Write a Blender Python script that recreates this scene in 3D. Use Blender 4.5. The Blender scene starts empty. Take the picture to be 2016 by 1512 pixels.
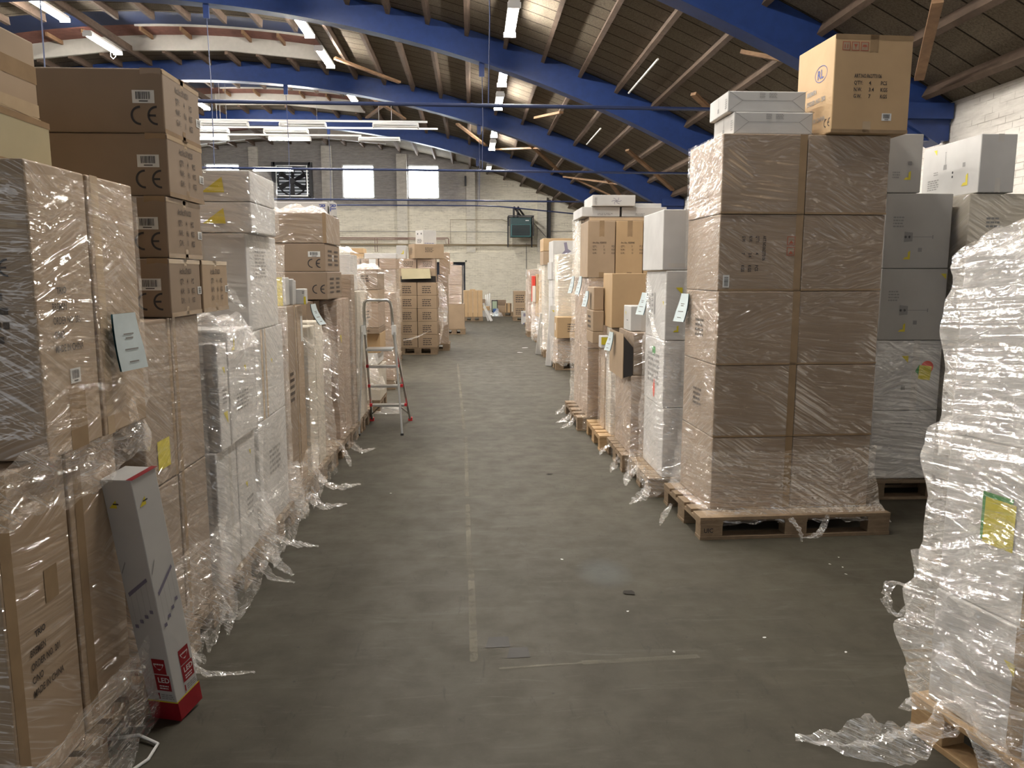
import bpy, bmesh, math, random
from mathutils import Vector, Matrix, noise
S = bpy.context.scene
PI = math.pi
# ------------------------------------------------------------------ camera
cd = bpy.data.cameras.new('camera'); cam = bpy.data.objects.new('camera', cd); S.collection.objects.link(cam)
S.camera = cam
cd.sensor_width = 36.0; cd.lens = 1514.0 / 2016.0 * 36.0; cd.clip_start = 0.05; cd.clip_end = 200
cam.location = (0, 0, 1.62)
cam.rotation_euler = (math.radians(90 - 8.12), 0, math.radians(-2.9197))
# ------------------------------------------------------------------ world, exposure
W = bpy.data.worlds.new('world'); S.world = W; W.use_nodes = True
W.node_tree.nodes['Background'].inputs[0].default_value = (0.95, 0.97, 1.0, 1)
W.node_tree.nodes['Background'].inputs[1].default_value = 0.34
S.view_settings.view_transform = 'Standard'; S.view_settings.look = 'None'
S.view_settings.gamma = 1.0; S.view_settings.exposure = 1.0; S.view_settings.use_curve_mapping = False
S.cycles.max_bounces = 6; S.cycles.diffuse_bounces = 3; S.cycles.glossy_bounces = 2
S.cycles.transparent_max_bounces = 9; S.cycles.sample_clamp_indirect = 4.0
S.cycles.use_adaptive_sampling = True; S.cycles.adaptive_threshold = 0.02
S.cycles.caustics_reflective = False; S.cycles.caustics_refractive = False
TUBE = 150.0        # radiance of a lit fluorescent tube
TUBE_COL = (1.0, 0.945, 0.86)
DAY = 12.0           # radiance of the daylight behind the gable windows
# ------------------------------------------------------------------ helpers
def link(o):
    S.collection.objects.link(o); return o
def tag(o, label=None, cat=None, group=None, kind=None):
    if label: o['label'] = label
    if cat: o['category'] = cat
    if group: o['group'] = group
    if kind: o['kind'] = kind
    return o
def empty(name, loc, rz=0.0):
    o = bpy.data.objects.new(name, None); o.location = loc; o.rotation_euler = (0, 0, rz); o.empty_display_size = .1
    return link(o)
class MB:
    """collects shapes, links them as one mesh object"""
    def __init__(s): s.v = []; s.f = []; s.m = []; s.mi = 0
    def poly(s, pts):
        n = len(s.v); s.v += [tuple(p) for p in pts]; s.f.append(tuple(range(n, n + len(pts)))); s.m.append(s.mi); return s
    def raw(s, vs, fs):
        n = len(s.v); s.v += [tuple(p) for p in vs]
        for f in fs: s.f.append(tuple(i + n for i in f)); s.m.append(s.mi)
        return s
    def box(s, x0, x1, y0, y1, z0, z1, M=None):
        p = [Vector(q) for q in ((x0,y0,z0),(x1,y0,z0),(x1,y1,z0),(x0,y1,z0),(x0,y0,z1),(x1,y0,z1),(x1,y1,z1),(x0,y1,z1))]
        if M is not None: p = [M @ q for q in p]
        return s.raw(p, ((0,3,2,1),(4,5,6,7),(0,1,5,4),(1,2,6,5),(2,3,7,6),(3,0,4,7)))
    def bar(s, a, b, w, h, up=(0,0,1)):
        a = Vector(a); b = Vector(b); d = (b - a).normalized(); r = d.cross(Vector(up))
        if r.length < 1e-4: r = Vector((1,0,0))
        r.normalize(); u = r.cross(d)
        p = [q + r*i*w/2 + u*j*h/2 for q in (a, b) for i, j in ((-1,-1),(1,-1),(1,1),(-1,1))]
        return s.raw(p, ((0,1,2,3),(7,6,5,4),(0,4,5,1),(1,5,6,2),(2,6,7,3),(3,7,4,0)))
    def tube(s, pts, r, n=8, cap=True):
        pts = [Vector(p) for p in pts]; rs = r if isinstance(r, (list, tuple)) else [r]*len(pts)
        rings = []; side = None
        for i, p in enumerate(pts):
            d = (pts[min(i+1, len(pts)-1)] - pts[max(i-1, 0)]).normalized()
            if side is None:
                side = d.cross(Vector((0,0,1)))
                if side.length < 1e-3: side = Vector((1,0,0))
            side = (side - d*side.dot(d)).normalized(); up = side.cross(d)
            rings.append([p + (side*math.cos(2*PI*k/n) + up*math.sin(2*PI*k/n))*rs[i] for k in range(n)])
        vs = [q for R in rings for q in R]; fs = []
        for i in range(len(pts)-1):
            for k in range(n):
                a = i*n+k; b = i*n+(k+1) % n; fs.append((a, b, b+n, a+n))
        if cap: fs.append(tuple(range(n-1, -1, -1))); fs.append(tuple(range(len(vs)-n, len(vs))))
        return s.raw(vs, fs)
    def build(s, name, mat, parent=None, smooth=False, bevel=0, loc=None, rz=0):
        me = bpy.data.meshes.new(name); me.from_pydata(s.v, [], s.f)
        for m in (mat if isinstance(mat, (list, tuple)) else [mat]): me.materials.append(m)
        me.polygons.foreach_set('material_index', s.m)
        if smooth: me.polygons.foreach_set('use_smooth', [True]*len(s.f))
        me.update()
        o = bpy.data.objects.new(name, me); link(o)
        if parent is not None: o.parent = parent
        if loc is not None: o.location = loc
        if rz: o.rotation_euler = (0, 0, rz)
        if bevel:
            b = o.modifiers.new('bevel', 'BEVEL'); b.width = bevel; b.segments = 2; b.limit_method = 'ANGLE'
        return o
# ------------------------------------------------------------------ materials
class NT:
    def __init__(s, name):
        s.mat = bpy.data.materials.new(name); s.mat.use_nodes = True; s.t = s.mat.node_tree; s.t.nodes.clear()
        s.out = s.n('ShaderNodeOutputMaterial')
    def n(s, typ, ins=None, **kw):
        nd = s.t.nodes.new(typ)
        for k, v in kw.items(): setattr(nd, k, v)
        for k, v in (ins or {}).items(): s.set(nd, k, v)
        return nd
    def set(s, nd, k, v):
        i = nd.inputs[k]
        if isinstance(v, bpy.types.NodeSocket): s.t.links.new(v, i)
        elif isinstance(v, bpy.types.Node): s.t.links.new(v.outputs[0], i)
        else:
            if isinstance(v, tuple) and len(v) == 3 and i.type == 'RGBA': v = v + (1,)
            i.default_value = v
    def math(s, op, a, b=0.0, c=0.0, clamp=False):
        nd = s.n('ShaderNodeMath', operation=op, use_clamp=clamp); s.set(nd, 0, a); s.set(nd, 1, b)
        if op in ('MULTIPLY_ADD', 'SMOOTH_MIN', 'COMPARE'): s.set(nd, 2, c)
        return nd.outputs[0]
    def noise(s, vec, scale, detail=3, rough=.55, dist=0):
        nd = s.n('ShaderNodeTexNoise', {'Scale': scale, 'Detail': detail, 'Roughness': rough, 'Distortion': dist})
        if vec is not None: s.set(nd, 'Vector', vec)
        return nd.outputs[0]
    def ramp(s, fac, a, b, ca=0.0, cb=1.0):
        nd = s.n('ShaderNodeMapRange', {0: fac, 1: a, 2: b, 3: ca, 4: cb}); return nd.outputs[0]
    def mix(s, fac, a, b, blend='MIX'):
        nd = s.n('ShaderNodeMix', data_type='RGBA', blend_type=blend); s.set(nd, 0, fac); s.set(nd, 6, a); s.set(nd, 7, b); return nd.outputs[2]
    def xyz(s, v=None):
        if v is None: v = s.pos()
        return s.n('ShaderNodeSeparateXYZ', {0: v}).outputs
    def pos(s): return s.n('ShaderNodeNewGeometry').outputs['Position']
    def comb(s, x, y, z): return s.n('ShaderNodeCombineXYZ', {0: x, 1: y, 2: z}).outputs[0]
    def bump(s, h, strength, dist, normal=None):
        nd = s.n('ShaderNodeBump', {'Strength': strength, 'Distance': dist, 'Height': h})
        if normal is not None: s.set(nd, 'Normal', normal)
        return nd.outputs[0]
    def bsdf(s, **ins):
        nd = s.n('ShaderNodeBsdfPrincipled', {k.replace('_', ' '): v for k, v in ins.items()}); s.t.links.new(nd.outputs[0], s.out.inputs[0]); return nd
def rnd(m): return m.n('ShaderNodeObjectInfo').outputs['Random']
def plain(name, col, rough=.5, metal=0.0, var=0.0, spec=.5):
    m = NT(name); c = col
    if var:
        f = m.noise(m.n('ShaderNodeTexCoord').outputs['Object'], 9.0, 4)
        c = m.mix(m.ramp(f, .3, .7), tuple(x*(1-var) for x in col), tuple(min(1, x*(1+var)) for x in col))
    m.bsdf(Base_Color=c, Roughness=rough, Metallic=metal, Specular_IOR_Level=spec); return m.mat
def streaks(m, seed=0.0, smooth=False):
    """height field of stretched film: fine creases running around the load, some slanting; and a slow patch mask"""
    x, y, z = m.xyz()
    h = m.math('ADD', x, y)
    big = m.noise(m.comb(h, z, seed), 2.1, 2)
    warp = m.math('MULTIPLY', m.noise(m.comb(h, z, seed + 9), 3.0, 2), .035)
    def layer(sl, sh, sz, sd):
        zz = m.math('ADD', m.math('ADD', z, warp), m.math('MULTIPLY', h, sl))
        n = m.noise(m.comb(m.math('MULTIPLY', h, sh), m.math('MULTIPLY', zz, sz), sd), 1.0, 1.5, .5, .35)
        if smooth: return n
        return m.math('SUBTRACT', 1.0, m.math('MULTIPLY', m.math('ABSOLUTE', m.math('SUBTRACT', n, .5)), 8.0), clamp=True)   # ridged
    a = layer(.10, 1.6, 30.0, seed); b = layer(.60, 2.6, 26.0, seed + 4); c = layer(-.35, 2.0, 24.0, seed + 6)
    f = m.n('ShaderNodeMix', data_type='FLOAT'); m.set(f, 0, m.ramp(big, .44, .56)); m.set(f, 2, a); m.set(f, 3, b)
    g = m.n('ShaderNodeMix', data_type='FLOAT'); m.set(g, 0, m.ramp(m.noise(m.comb(h, z, seed + 3), 1.6, 2), .56, .64)); m.set(g, 2, f.outputs[0]); m.set(g, 3, c)
    return g.outputs[0], big
def cardboard(name, col, wrapped=False, var=.10):
    m = NT(name)
    tc = m.n('ShaderNodeTexCoord').outputs['Object']
    n1 = m.noise(tc, 3.5, 3); n2 = m.noise(tc, 180, 2)
    r = rnd(m)
    c = m.mix(m.ramp(n1, .3, .75), tuple(x*.90 for x in col), tuple(min(1, x*1.08) for x in col))
    c = m.mix(m.ramp(r, 0, 1, 0, .30), c, tuple(x*.74 for x in col))
    if not wrapped:
        m.bsdf(Base_Color=c, Roughness=.62, Specular_IOR_Level=.35, Normal=m.bump(n1, .25, .02, m.bump(n2, .05, .001)))
    else:
        s, big = streaks(m, 1.0 if var == .1 else 3.0)
        haze = m.math('MULTIPLY', m.math('POWER', s, 6.0), m.ramp(big, .35, .62, .03, .34))
        c = m.mix(m.math('ADD', haze, .02), c, (.80, .77, .75))
        pb = m.bsdf(Base_Color=c, Roughness=.6, Specular_IOR_Level=.3, Normal=m.bump(n1, .25, .02))
        gl = m.n('ShaderNodeBsdfGlossy', {0: (.11, .11, .11), 'Roughness': .075, 'Normal': m.bump(streaks(m, 1.0 if var == .1 else 3.0, True)[0], 1.0, .075)})
        ad = m.n('ShaderNodeAddShader', {0: pb, 1: gl}); m.t.links.new(ad.outputs[0], m.out.inputs[0])
    return m.mat
def film_mat(name, haze0=.06, haze1=.45, crump=.35, refl=.10, warm=(.95, .93, .91)):
    m = NT(name)
    s, big = streaks(m, 7.0)
    w = m.noise(m.pos(), 11.0, 2, .5, .4)
    sm = streaks(m, 7.0, True)[0]
    s2 = streaks(m, 12.0)[0]
    nrm = m.bump(m.math('ADD', m.math('MULTIPLY', sm, 1.0), m.math('MULTIPLY', w, crump*1.6)), 1.0, .06)
    k = m.math('MAXIMUM', m.math('MULTIPLY', m.math('POWER', s, 5.0), m.ramp(big, .35, .6, .35, 1.0)), m.math('MULTIPLY', m.math('POWER', s2, 5.0), min(1.0, .25 + crump)))
    haze = m.ramp(m.math('ADD', k, m.math('MULTIPLY', m.ramp(w, .48, .72), crump*.45)), 0, 1, haze0, haze1)
    tr = m.n('ShaderNodeBsdfTransparent', {0: (.985, .985, .985)})
    df = m.n('ShaderNodeBsdfDiffuse', {0: warm}); tl = m.n('ShaderNodeBsdfTranslucent', {0: warm})
    dd = m.n('ShaderNodeMixShader', {0: .4, 1: df, 2: tl})
    base = m.n('ShaderNodeMixShader', {0: haze, 1: tr, 2: dd})
    gl = m.n('ShaderNodeBsdfGlossy', {0: (refl*1.9, refl*1.9, refl*1.9), 'Roughness': .075, 'Normal': nrm})
    fin = m.n('ShaderNodeAddShader', {0: base, 1: gl})
    m.t.links.new(fin.outputs[0], m.out.inputs[0]); return m.mat
def wood(name, c1, c2, rough=.7, scale=1.0):
    m = NT(name); tc = m.n('ShaderNodeTexCoord').outputs['Object']
    x, y, z = m.xyz(tc)
    g = m.noise(m.comb(m.math('MULTIPLY', x, 14*scale), m.math('MULTIPLY', y, 14*scale), m.math('MULTIPLY', z, 40*scale)), 1.0, 4, .6, .8)
    k = m.noise(tc, 2.2, 3)
    c = m.mix(m.ramp(g, .3, .7), c1, c2); c = m.mix(m.ramp(k, .45, .75, 0, .5), c, tuple(v*.55 for v in c1))
    c = m.mix(m.ramp(rnd(m), 0, 1, 0, .35), c, tuple(v*.6 for v in c1))
    m.bsdf(Base_Color=c, Roughness=rough, Normal=m.bump(g, .3, .004)); return m.mat
def brick_paint(name, col, dirt, axis='x', shade_zone=0.0):
    m = NT(name); x, y, z = m.xyz()
    h = x if axis == 'x' else y
    br = m.n('ShaderNodeTexBrick', {'Vector': m.comb(h, z, 0.0), 'Color1': (1, 1, 1), 'Color2': (.93, .93, .93), 'Mortar': (0, 0, 0), 'Scale': 1.0,
             'Mortar Size': .006, 'Mortar Smooth': .3, 'Brick Width': .23, 'Row Height': .075})
    wob = m.noise(m.comb(m.math('MULTIPLY', h, 1.4), m.math('MULTIPLY', z, 5), 0.0), 1.0, 4, .65)
    n2 = m.noise(m.comb(m.math('MULTIPLY', h, 3), m.math('MULTIPLY', z, 15), 2.0), 1.0, 4, .75)
    c = m.mix(m.ramp(n2, .42, .72, 0, .34), col, dirt)
    if shade_zone:  # grey tone for the dim light up high, painted into the brick colour
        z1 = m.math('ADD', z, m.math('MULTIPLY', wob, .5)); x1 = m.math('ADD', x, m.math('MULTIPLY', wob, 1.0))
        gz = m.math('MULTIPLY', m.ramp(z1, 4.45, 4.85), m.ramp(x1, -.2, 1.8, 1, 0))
        c = m.mix(m.math('MULTIPLY', gz, shade_zone), c, m.mix(m.ramp(n2, .3, .75), (.30, .28, .29), (.13, .125, .14)))
    mort = m.math('MULTIPLY', m.ramp(br.outputs[1], .2, .9), m.ramp(wob, .47, .62))
    c = m.mix(m.math('MULTIPLY', mort, .75), c, dirt)
    m.bsdf(Base_Color=c, Roughness=.75, Specular_IOR_Level=.25, Normal=m.bump(m.math('SUBTRACT', m.math('MULTIPLY', n2, .5), br.outputs[1]), .5, .008)); return m.mat
def floor_mat():
    m = NT('worn_concrete_floor'); p = m.pos(); x, y, z = m.xyz(p)
    n1 = m.noise(p, .55, 4, .6); n2 = m.noise(p, 5.0, 5, .65); n3 = m.noise(p, 40, 4, .7)
    sc = m.noise(m.comb(m.math('MULTIPLY', x, 1.6), m.math('MULTIPLY', y, 9.0), 0.0), 1.0, 4, .65, 1.2)
    c = m.mix(m.ramp(n1, .3, .7), (.066, .059, .044), (.098, .088, .066))
    c = m.mix(m.ramp(n2, .40, .72, 0, .42), c, (.040, .036, .028))
    c = m.mix(m.ramp(sc, .56, .72, 0, .30), c, (.145, .135, .11))
    c = m.mix(m.ramp(n3, .60, .75, 0, .28), c, (.145, .135, .108))
    sv = m.noise(m.comb(m.math('MULTIPLY', x, 9.0), m.math('MULTIPLY', y, 2.2), 3.0), 1.0, 5, .75, 2.0)
    c = m.mix(m.ramp(sv, .60, .70, 0, .45), c, (.036, .032, .026))
    s3 = m.noise(m.comb(m.math('MULTIPLY', x, 2.0), m.math('MULTIPLY', y, 16.0), 8.0), 1.0, 6, .8, 1.0)
    c = m.mix(m.ramp(s3, .60, .72, 0, .40), c, (.17, .16, .132))
    sp = m.n('ShaderNodeTexVoronoi', {'Vector': p, 'Scale': 7.0, 'Randomness': 1.0}).outputs[0]
    c = m.mix(m.ramp(sp, .03, .055, .8, 0), c, (.05, .045, .04))
    jt = m.ramp(m.math('ABSOLUTE', m.math('SUBTRACT', y, 14.02)), .012, .03, .8, 0)
    c = m.mix(jt, c, (.06, .055, .05))
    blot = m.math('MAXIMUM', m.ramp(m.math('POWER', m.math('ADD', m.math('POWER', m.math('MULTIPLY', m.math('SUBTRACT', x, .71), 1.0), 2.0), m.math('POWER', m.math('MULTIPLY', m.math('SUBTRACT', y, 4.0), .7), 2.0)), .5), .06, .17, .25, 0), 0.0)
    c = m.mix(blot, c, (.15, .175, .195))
    m.bsdf(Base_Color=c, Roughness=m.ramp(n2, .3, .7, .52, .68), Specular_IOR_Level=.22, Normal=m.bump(n3, .12, .003, m.bump(n2, .10, .01))); return m.mat
def roof_mat():
    m = NT('wood_wool_roof_board'); p = m.pos(); x, y, z = m.xyz(p)
    n1 = m.noise(p, 1.1, 4, .6); n2 = m.noise(p, 45, 4, .75)
    cell = m.math('FLOOR', m.math('DIVIDE', y, .42))
    wn = m.n('ShaderNodeTexWhiteNoise', noise_dimensions='1D'); m.set(wn, 'W', cell)
    c = m.mix(m.ramp(n2, .3, .75), (.105, .088, .066), (.30, .26, .205))
    c = m.mix(m.ramp(n1, .35, .7, 0, .4), c, (.12, .09, .065))
    c = m.mix(m.ramp(wn.outputs[0], 0, 1, 0, .3), c, (.095, .075, .055))
    fr = m.math('SUBTRACT', m.math('DIVIDE', y, .42), cell)
    ln = m.ramp(fr, .04, .075, 1, 0)
    c = m.mix(m.math('MULTIPLY', ln, .92), c, (.012, .010, .008))
    m.bsdf(Base_Color=c, Roughness=.95, Specular_IOR_Level=.1, Normal=m.bump(m.math('SUBTRACT', m.math('MULTIPLY', n2, .4), ln), .7, .012)); return m.mat
def emis(name, col, k):
    m = NT(name); e = m.n('ShaderNodeEmission', {0: col, 1: k}); m.t.links.new(e.outputs[0], m.out.inputs[0]); return m.mat
M = {}
TAN = (.43, .315, .21); BRN = (.33, .245, .175); WHT = (.62, .605, .585); GRY = (.52, .50, .47)
M['tan'] = cardboard('tan_cardboard', TAN); M['brown'] = cardboard('brown_cardboard', BRN)
M['orange'] = cardboard('orange_tan_cardboard', (.56, .385, .215)); M['olive'] = cardboard('pale_inner_cardboard', (.47, .41, .26))
M['white'] = cardboard('white_cardboard', WHT); M['grey'] = cardboard('grey_white_cardboard', GRY)
M['tan_w'] = cardboard('film_wrapped_tan_cardboard', TAN, True); M['brown_w'] = cardboard('film_wrapped_brown_cardboard', BRN, True)
M['white_w'] = cardboard('film_wrapped_white_cardboard', WHT, True, .2); M['beige_w'] = cardboard('film_wrapped_beige_cardboard', (.62, .56, .46), True, .2)
M['pink_w'] = cardboard('film_wrapped_pale_brown_cardboard', (.38, .275, .20), True, .2)
M['film'] = film_mat('clear_stretch_film', .03, .34, .35, .11); M['film_loose'] = film_mat('crumpled_stretch_film', .08, .50, .7, .14)
M['film_thick'] = film_mat('thick_stretch_film', .08, .55, .5, .20)
M['film_thin'] = film_mat('thin_stretch_film', .015, .28, .12, .07)
M['ink'] = plain('black_print', (.035, .032, .035), .6); M['ink_soft'] = plain('faded_print', (.085, .062, .048), .6)
M['ink_grey'] = plain('grey_print', (.30, .29, .28), .6); M['ink_blue'] = plain('blue_print', (.06, .09, .30), .6)
M['ink_red'] = plain('red_print', (.42, .11, .06), .6)
M['paper'] = plain('white_label_paper', (.80, .80, .78), .5); M['yellow'] = plain('yellow_print', (.72, .60, .04), .5)
M['note'] = plain('yellow_sticky_paper', (.72, .62, .05), .5); M['green'] = plain('green_sticker', (.05, .30, .07), .5)
M['red_dot'] = plain('fluorescent_red_sticker', (.85, .10, .06), .5); M['pale_blue'] = plain('pale_blue_pouch', (.60, .69, .71), .4, var=.08)
M['teal'] = plain('dark_teal_pouch_back', (.02, .10, .12), .5)
M['tape'] = plain('brown_packing_tape', (.33, .225, .13), .22, var=.12); M['tape_clear'] = plain('clear_packing_tape', (.55, .42, .28), .15, var=.08)
M['tape_white'] = plain('translucent_tape', (.62, .59, .55), .2, var=.06)
M['seam'] = plain('dark_carton_gap', (.03, .025, .02), .9)
M['pallet'] = wood('weathered_pallet_wood', (.24, .165, .10), (.36, .26, .165)); M['pallet_new'] = wood('fresh_pallet_wood', (.50, .32, .16), (.66, .46, .25))
M['purlin'] = wood('old_roof_timber', (.085, .056, .038), (.14, .093, .065), .85, .4); M['brace'] = wood('orange_roof_timber', (.20, .112, .058), (.31, .185, .10), .8, .4)
M['blue'] = plain('blue_steel_paint', (.014, .038, .150), .42, var=.12); M['blue_lt'] = plain('blue_rod_paint', (.022, .035, .10), .4)
M['white_paint'] = plain('white_painted_timber', (.42, .40, .36), .6, var=.05); M['rust'] = plain('reddish_brown_boarding', (.16, .065, .05), .8, var=.2)
M['white_metal'] = plain('white_enamel', (.80, .80, .78), .35); M['alu'] = plain('brushed_aluminium', (.62, .62, .60), .35, 1.0)
M['plastic_red'] = plain('red_plastic', (.65, .03, .04), .4); M['dark'] = plain('dark_plastic', (.03, .03, .035), .5)
M['shade_in'] = plain('painted_carton_shade', (.035, .03, .028), .9); M['cover_blue'] = plain('dark_blue_skylight_cover', (.008, .018, .060), .6); M['navy'] = plain('dark_navy_door_paint', (.006, .012, .028), .6)  # near-black colour stands for the shade inside open cartons
M['teal_metal'] = plain('dark_green_heater_enamel', (.035, .075, .080), .4); M['pipe_tan'] = plain('tan_painted_pipe', (.33, .26, .16), .5)
M['pipe_red'] = plain('reddish_pipe', (.30, .17, .14), .5); M['pipe_grey'] = plain('grey_cable', (.28, .27, .26), .5)
M['wine'] = plain('wine_red_print', (.30, .012, .02), .45); M['lampgrey'] = plain('printed_lamp_grey', (.22, .20, .27), .5)
M['tape_floor'] = None
M['tube_on'] = emis('lit_fluorescent_tube', TUBE_COL + (1,), TUBE); M['day'] = emis('daylight_through_window', (.86, .94, 1.0, 1), DAY)
M['tube_off'] = plain('unlit_fluorescent_tube', (.85, .85, .83), .3)
M['floor'] = floor_mat(); M['roof'] = roof_mat()
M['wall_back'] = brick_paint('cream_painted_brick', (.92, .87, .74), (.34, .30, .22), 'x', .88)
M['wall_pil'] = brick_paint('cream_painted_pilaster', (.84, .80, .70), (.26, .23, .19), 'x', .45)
M['wall_side'] = brick_paint('white_painted_brick', (.86, .82, .76), (.40, .35, .30), 'y')
M['wall_dark'] = plain('plain_wall_paint', (.5, .48, .44), .8)
BRACES = [
    ((0.76, 25.71, 5.62), (2.13, 22.15, 5.13)),
    ((1.51, 22.36, 5.36), (2.88, 25.25, 4.82)),
    ((3.01, 25.66, 4.77), (4.36, 22.17, 4.13)),
    ((3.32, 25.12, 4.63), (4.41, 24.93, 4.11)),
    ((3.81, 22.43, 4.4), (4.56, 24.13, 4.03)),
    ((3.63, 18.38, 4.49), (4.44, 19.13, 4.09)),
    ((4.44, 19.13, 4.09), (5.09, 19.79, 3.74)),
    ((3.57, 10.48, 4.52), (4.12, 9.93, 4.25)),
    ((3.59, 12.81, 4.51), (3.93, 13.1, 4.35)),
    ((4.34, 7.37, 4.14), (5.01, 8.76, 3.79)),
    ((-3.13, 18.73, 6.54), (-1.75, 19.88, 6.29)),
    ((-3.33, 25.72, 6.57), (-2.28, 22.42, 6.39)),
    ((-2.78, 22.39, 6.48), (-2.04, 24.71, 6.35)),
    ((-0.41, 23.37, 5.97), (0.47, 25.56, 5.71)),
    ((2.0, 17.68, 5.18), (1.55, 19.18, 5.35)),
]
# ------------------------------------------------------------------ the hall
CX, CZ = -6.85, -17.9
XR, XL, YB, YF = 5.72, -19.42, 33.0, -9.0
def roofz(x, R): return CZ + math.sqrt(R*R - (x - CX)**2)
def ang(x, R): return math.asin((x - CX)/R)
def pol(t, R, y): return (CX + R*math.sin(t), y, CZ + R*math.cos(t))
def structure(o, label=None): return tag(o, label, kind='structure')
structure(MB().box(XL-.3, XR+.3, YF, YB+.3, -.25, 0).build('floor', M['floor']), 'worn grey concrete warehouse floor')
mb = MB(); mb.box(XR, XR+.3, YF, YB+.3, 0, 3.72)
structure(mb.build('wall_right', M['wall_side']), 'white painted brick side wall')
structure(MB().box(XL-.3, XL, YF, YB+.3, 0, 3.72).build('wall_left', M['wall_side']))
# gable wall with window, fan and door openings, built as cells around the holes
holes = [(-10.9,-9.51,4.74,6.1), (-8.12,-6.62,4.74,6.1), (-5.35,-4.03,4.74,6.1), (-2.66,-1.35,4.74,6.1), (-2.0,-.28,0,2.15)]
def gable(mb, y0, y1, holes, zlo=0.0, top=lambda x: roofz(x, 25.0)):
    xs = sorted(set([XL + i*(XR-XL)/40 for i in range(41)] + [h[0] for h in holes] + [h[1] for h in holes]))
    for a, b in zip(xs, xs[1:]):
        if b - a < 1e-5: continue
        c = (a+b)/2; hs = sorted([(h[2], h[3]) for h in holes if h[0] < c < h[1]]); z = zlo
        segs = []
        for h0, h1 in hs:
            if h0 > z: segs.append((z, h0, False))
            z = h1
        segs.append((z, None, True))
        for s0, s1, up in segs:
            t0, t1 = (top(a), top(b)) if up else (s1, s1)
            if t0 <= s0: continue
            p = [(a,y0,s0),(b,y0,s0),(b,y1,s0),(a,y1,s0),(a,y0,t0),(b,y0,t1),(b,y1,t1),(a,y1,t0)]
            mb.raw(p, ((0,3,2,1),(4,5,6,7),(0,1,5,4),(1,2,6,5),(2,3,7,6),(3,0,4,7)))
mb = MB(); gable(mb, YB, YB+.3, holes)
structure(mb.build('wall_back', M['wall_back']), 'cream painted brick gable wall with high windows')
mb = MB()                                       # thicker lower part, up to the ledge
for a, b, z1 in ((XL, -2.0, 2.54), (-2.0, -.28, 2.54), (-.28, XR, 2.54)):
    mb.box(a, b, YB-.10, YB+.001, 2.15 if a == -2.0 else 0, z1)
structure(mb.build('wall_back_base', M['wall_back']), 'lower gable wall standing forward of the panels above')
for k, (a, b) in enumerate(((-15.1,-14.7),(-12.1,-11.7),(-9.1,-8.72),(-6.16,-5.74),(-3.11,-2.68),(-.23,.14),(2.75,3.14))):
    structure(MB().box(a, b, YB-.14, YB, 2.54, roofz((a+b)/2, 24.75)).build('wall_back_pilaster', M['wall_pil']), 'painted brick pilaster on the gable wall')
structure(MB().box(3.18, 3.30, YB-.22, YB, 2.5, roofz(3.24, 24.75)).build('wall_back_post', M['dark']))
# windows
for k, h in enumerate((holes[0], holes[2], holes[3])):
    w = empty('window_%d' % (k+1), ((h[0]+h[1])/2, YB+.1, h[2])); structure(w, 'square white-lit window high in the gable wall')
    x = (h[1]-h[0])/2; H = h[3]-h[2]
    MB().box(-x, x, .10, .12, 0, H).build('daylight_pane', M['day'], w)
    f = MB(); f.box(-x, -x+.05, -.06, .08, 0, H); f.box(x-.05, x, -.06, .08, 0, H); f.box(-x, x, -.06, .08, 0, .05); f.box(-x, x, -.06, .08, H-.05, H)
    f.build('window_frame', M['white_metal'], w)
    MB().box(-x-.06, x+.06, -.18, -.1, -.06, 0).build('window_sill', M['white_paint'], w)
    MB().box(-x, x, -.02, .03, H*.62, H*.62+.035).build('window_bar', M['white_metal'], w)
# door
d = empty('door_1', (-1.14, YB-.02, 0)); structure(d, 'dark navy doorway at the far end of the aisle')
MB().box(-.86, .86, .06, .10, 0, 2.15).build('door_leaf', M['navy'], d)
f = MB(); f.box(-.90, -.84, -.10, .08, 0, 2.2); f.box(.84, .90, -.10, .08, 0, 2.2); f.box(-.9, .9, -.10, .08, 2.13, 2.2); f.build('door_frame', M['wall_back'], d)
# exhaust fan
fan = empty('exhaust_fan', (-7.37, YB-.02, 5.42)); tag(fan, 'large square exhaust fan set high in the gable wall between windows', 'fan')
f = MB()
for s in (-1, 1): f.box(s*.75-.07, s*.75+.07, -.12, .14, -.75, .75); f.box(-.75, .75, -.12, .14, s*.68-.06, s*.68+.06)
f.build('fan_frame', M['dark'], fan)
f = MB()
for s in (-1, 1): f.box(s*.62-.02, s*.62+.02, -.16, -.12, -.62, .62); f.box(-.62, .62, -.16, -.12, s*.6-.02, s*.6+.02)
f.build('guard_frame', M['alu'], fan)
f = MB(); f.tube([(.58*math.cos(t), -.04, .58*math.sin(t)) for t in [i*2*PI/32 for i in range(33)]], .035, 6); f.build('shroud_ring', M['dark'], fan)
for k in range(6):
    t = k*PI/3 + .35; f = MB(); c, s = math.cos(t), math.sin(t)
    def P(r, w, y): return (r*c - w*s, y, r*s + w*c)
    f.raw([P(.08,-.05,-.06),P(.54,-.03,-.08),P(.54,.17,.02),P(.08,.07,.0), P(.08,-.05,-.045),P(.54,-.03,-.065),P(.54,.17,.035),P(.08,.07,.015)],
          ((0,1,2,3),(7,6,5,4),(0,4,5,1),(1,5,6,2),(2,6,7,3),(3,7,4,0))); f.build('fan_blade', M['dark'], fan)
MB().tube([(0,-.10,0),(0,.05,0)], .11, 14).build('hub', M['dark'], fan)
f = MB()
for k in range(10): f.box(-.66, .66, .05, .09, -.62+k*.13, -.62+k*.13+.10, Matrix.Rotation(.0, 4, 'X'))
f.build('louvre_panel', plain('grey_louvre', (.09, .11, .125), .4), fan)
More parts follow.
